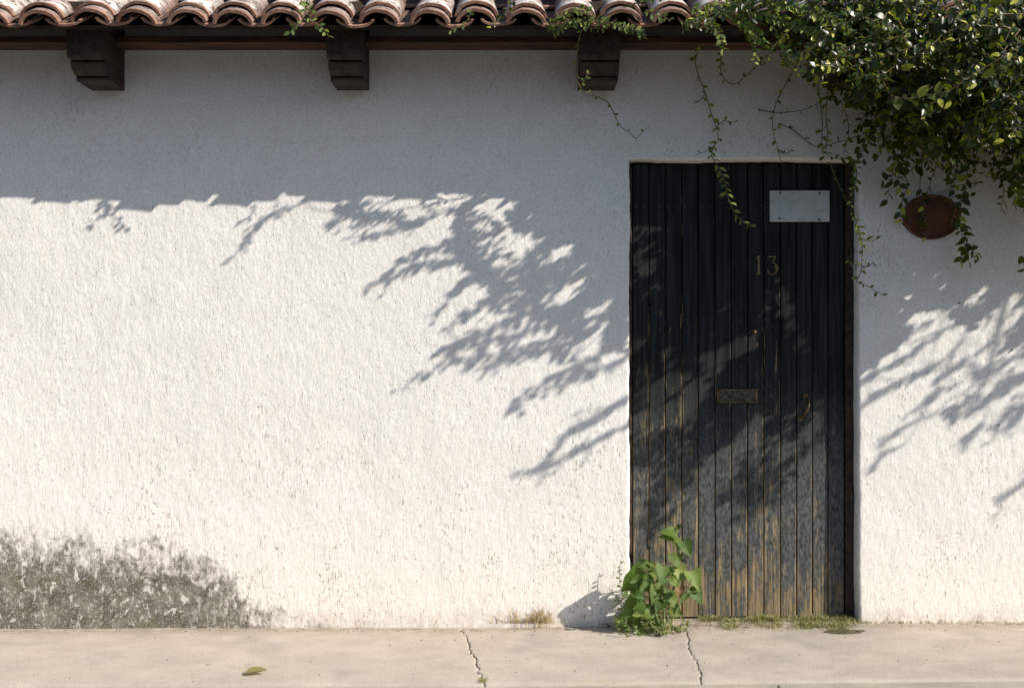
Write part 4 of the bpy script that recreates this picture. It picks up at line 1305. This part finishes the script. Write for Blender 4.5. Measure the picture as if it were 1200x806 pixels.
# low small-leaved growth round it
gc = Leafy(77); mb = MB()
for i in range(60):
    px = gc.r.gauss(760, 26); py = gc.r.uniform(733, 748)
    if not 712 < px < 806: continue
    x, y = GP(px, py)
    if y > -0.02: y = -0.02
    p = Vector((x, y, gz(x)))
    h = gc.r.uniform(0.02, 0.11) * (1 - abs(px - 755) / 90)
    if h < 0.015: continue
    pth = smoothpath([p, p + Vector((gc.r.uniform(-.03, .03), gc.r.uniform(-.02, .02), h * .6)), p + Vector((gc.r.uniform(-.05, .05), gc.r.uniform(-.04, .03), h))], 3)
    mb.tube(pth, 0.0011, 4); gc.along(pth, 0.008, 0.017, spread=0.8)
k = len(mb.f)
ground_weed = empty('ground_weed', (*GP(757, 744), gz(0.6)))
tag(ground_weed, 'low tangle of tiny leaves and straw under the big weed', 'weed')
o = mb.build('stems', M['green_stem'], ground_weed); o['kind'] = 'stuff'
gc.emit_joined(gc.L, 'oval', M['vine_leaf'], ground_weed, 'foliage')
# thin sprigs to its left
gs = Leafy(79); mb = MB()
for pts in ([(742, 735, .06), (728, 690, .05), (726, 668, .05), (728, 655, .05)], [(740, 735, .08), (722, 700, .07), (714, 690, .07)], [(745, 740, .12), (730, 715, .12), (716, 709, .12)], [(748, 742, .15), (728, 728, .15), (718, 724, .14)]):
    pth = smoothpath([P(*q) for q in pts], 4); mb.tube(pth, 0.0011, 4); gs.along(pth, 0.014, 0.016)
o = mb.build('sprigs', M['green_stem'], ground_weed); o['kind'] = 'stuff'
gs.emit_joined(gs.L, 'oval', M['vine_leaf'], ground_weed, 'sprig_leaves')

# ---------------------------------------------------------------- grass
def blades(name, label, spots, n, hmin, hmax, spread, mat, seed, lean=0.6, cat='grass', kind='stuff', wid=0.0016, vj=1.2):
    r = random.Random(seed); mb = MB()
    for (px, py, sp, wgt) in spots:
        for _ in range(int(n * wgt)):
            qx = px + r.gauss(0, sp)
            x, y = GP(qx, max(728 if 738 < qx < 1006 else 735 - max(0, qx - 700) * 0.016, py + r.gauss(0, vj))); y = min(y, -0.004) if not (738 < qx < 1006) else min(y, 0.04)
            z = gz(x) if y < -0.005 else 0.024
            h = r.uniform(hmin, hmax)
            dx, dy = r.gauss(0, lean) * h, r.gauss(-0.2, lean) * h
            if y + dy > -0.005 and not (738 < qx < 1006): dy = -0.005 - y
            b0 = Vector((x, y, z - 0.002)); b1 = b0 + Vector((dx * .35, dy * .35, h * .6)); b2 = b0 + Vector((dx, dy, h * (1 - 0.25 * abs(dx / h))))
            w = Vector((wid, wid * 0.3, 0)) * r.uniform(.6, 1.2)
            mb.add([b0 - w, b0 + w, b1 - w * .8, b1 + w * .8, b2], [(0, 1, 3, 2), (2, 3, 4)])
    o = mb.build(name, mat, org=(*GP(spots[0][0], spots[0][1]), 0))
    tag(o, label, cat, kind=kind)
    return o
blades('dry_grass', 'dry straw grass tuft at the wall foot left of the weed', [(618, 734, 14, 1.0), (636, 735, 6, .9)], 90, 0.02, 0.09, 1, M['straw'], 1, 0.55, wid=0.0012)
blades('dry_grass', 'few dead grass stalks against the wall midway to the dry tuft', [(590, 734, 10, .6), (668, 735, 6, .4)], 12, 0.01, 0.04, 1, M['straw'], 2, 0.8, wid=0.001)
gsp = random.Random(3)
blades('grass', 'sparse green and dry grass along the door threshold', [(gsp.uniform(850, 1004), gsp.uniform(728, 739), gsp.uniform(3, 9), gsp.uniform(0.4, 1.6)) for _ in range(30)] + [(gsp.uniform(812, 850), 731, 5, 0.5) for _ in range(5)],
       85, 0.008, 0.036, 1, M['grass'], 3, 1.2, wid=0.0016, vj=2.2)
blades('straw', 'dry straw stalks at the base of the big weed', [(775, 744, 9, 1)], 40, 0.04, 0.13, 1, M['straw'], 4, 0.5, wid=0.0012)
blades('crack_weed', 'tiny green weed in the left pavement crack near the kerb', [(565, 798, 3, 1)], 34, 0.008, 0.024, 1, M['grass'], 5, 0.7, cat='weed', wid=0.0018)
blades('grass', 'thin fringe of dry blades along the wall foot right of door', [(1040, 727, 20, 1), (1100, 727, 30, 1), (1170, 727, 30, 1)], 40, 0.006, 0.022, 1, M['grass'], 6, 0.8, wid=0.001)

# moss pad
def pad(name, label, cat, cx, cy, rx, ry, h, mat, seed):
    mb = MB(); V = []; F = []; n = 26; rings = 7
    x0, y0 = cx, cy
    for j in range(rings + 1):
        s = j / rings
        for k in range(n):
            an = 2 * math.pi * k / n
            rr_ = 1 + 0.35 * mnoise.noise(Vector((math.cos(an) * 1.5, math.sin(an) * 1.5, seed)))
            x = x0 + rx * s * rr_ * math.cos(an); y = y0 + ry * s * rr_ * math.sin(an)
            z = gz(x) + h * (1 - s ** 3) * (0.7 + 0.5 * mnoise.noise(Vector((x * 60, y * 60, 0)))) - (0.004 if j == rings else 0) + 0.001
            V.append((x, y, z))
    for j in range(rings):
        for k in range(n):
            l = (k + 1) % n
            F.append((j * n + k, (j + 1) * n + k, (j + 1) * n + l, j * n + l))
    mb.add(V, F)
    o = mb.build(name, mat, smooth=True, org=(cx, cy, gz(cx)))
    tag(o, label, cat, 'moss patches before the door')
    return o
x, y = GP(990, 745)
pad('moss_patch', 'dark olive moss patch on the pavement before the door right corner', 'moss', x, y, 0.10, 0.050, 0.006, M['moss'], 2)
x, y = GP(965, 738)
pad('moss_patch', 'thin brown moss strip along grassy threshold', 'moss', x, y, 0.14, 0.02, 0.003, M['moss'], 6)

# fallen leaf
x, y = GP(298, 791)
fl = leaf_mesh('fallen_leaf', 'ovate', M['grass'], seg=6, curl=-0.1, fold=0.55)
o = link_mesh('fallen_leaf', fl, None, (x - 0.04, y, gz(x) + 0.006), (0.02, 0.05, R(-82)), (0.1, 0.09, 0.09))
tag(o, 'pale green fallen leaf lying on the left pavement slab', 'leaf')
# crumbs of grit on the pavement
gr = random.Random(9); mb = MB()
for i in range(420):
    px = gr.uniform(-20, 1220); py = gr.choice([737.5 + abs(gr.gauss(0, 2.0)), 737.5 + abs(gr.gauss(0, 2.0)), gr.uniform(738, 802)])
    x, y = GP(px, py); s = gr.uniform(0.0012, 0.004)
    z = gz(x) + 0.001
    V = [(x + s * math.cos(a_) * gr.uniform(.6, 1.2), y + s * math.sin(a_) * gr.uniform(.6, 1.2), z) for a_ in (0, 1.3, 2.5, 3.8, 5)] + [(x, y, z + s * 0.9)]
    mb.add(V, [(k_, (k_ + 1) % 5, 5) for k_ in range(5)])
o = mb.build('grit', M['soil']); tag(o, 'scattered grit and soil crumbs on the pavement', 'grit', kind='stuff')
# wall studs: small dark marks on the stucco
for (px, py) in ((1186, 410), (1124, 355), (1170, 498)):
    mb = MB(); q = P(px, py); disc(mb, q.x, 0.004, q.z, 0.0042, 0.010, 8)
    mb.build('wall_plug', M['screw'], house)
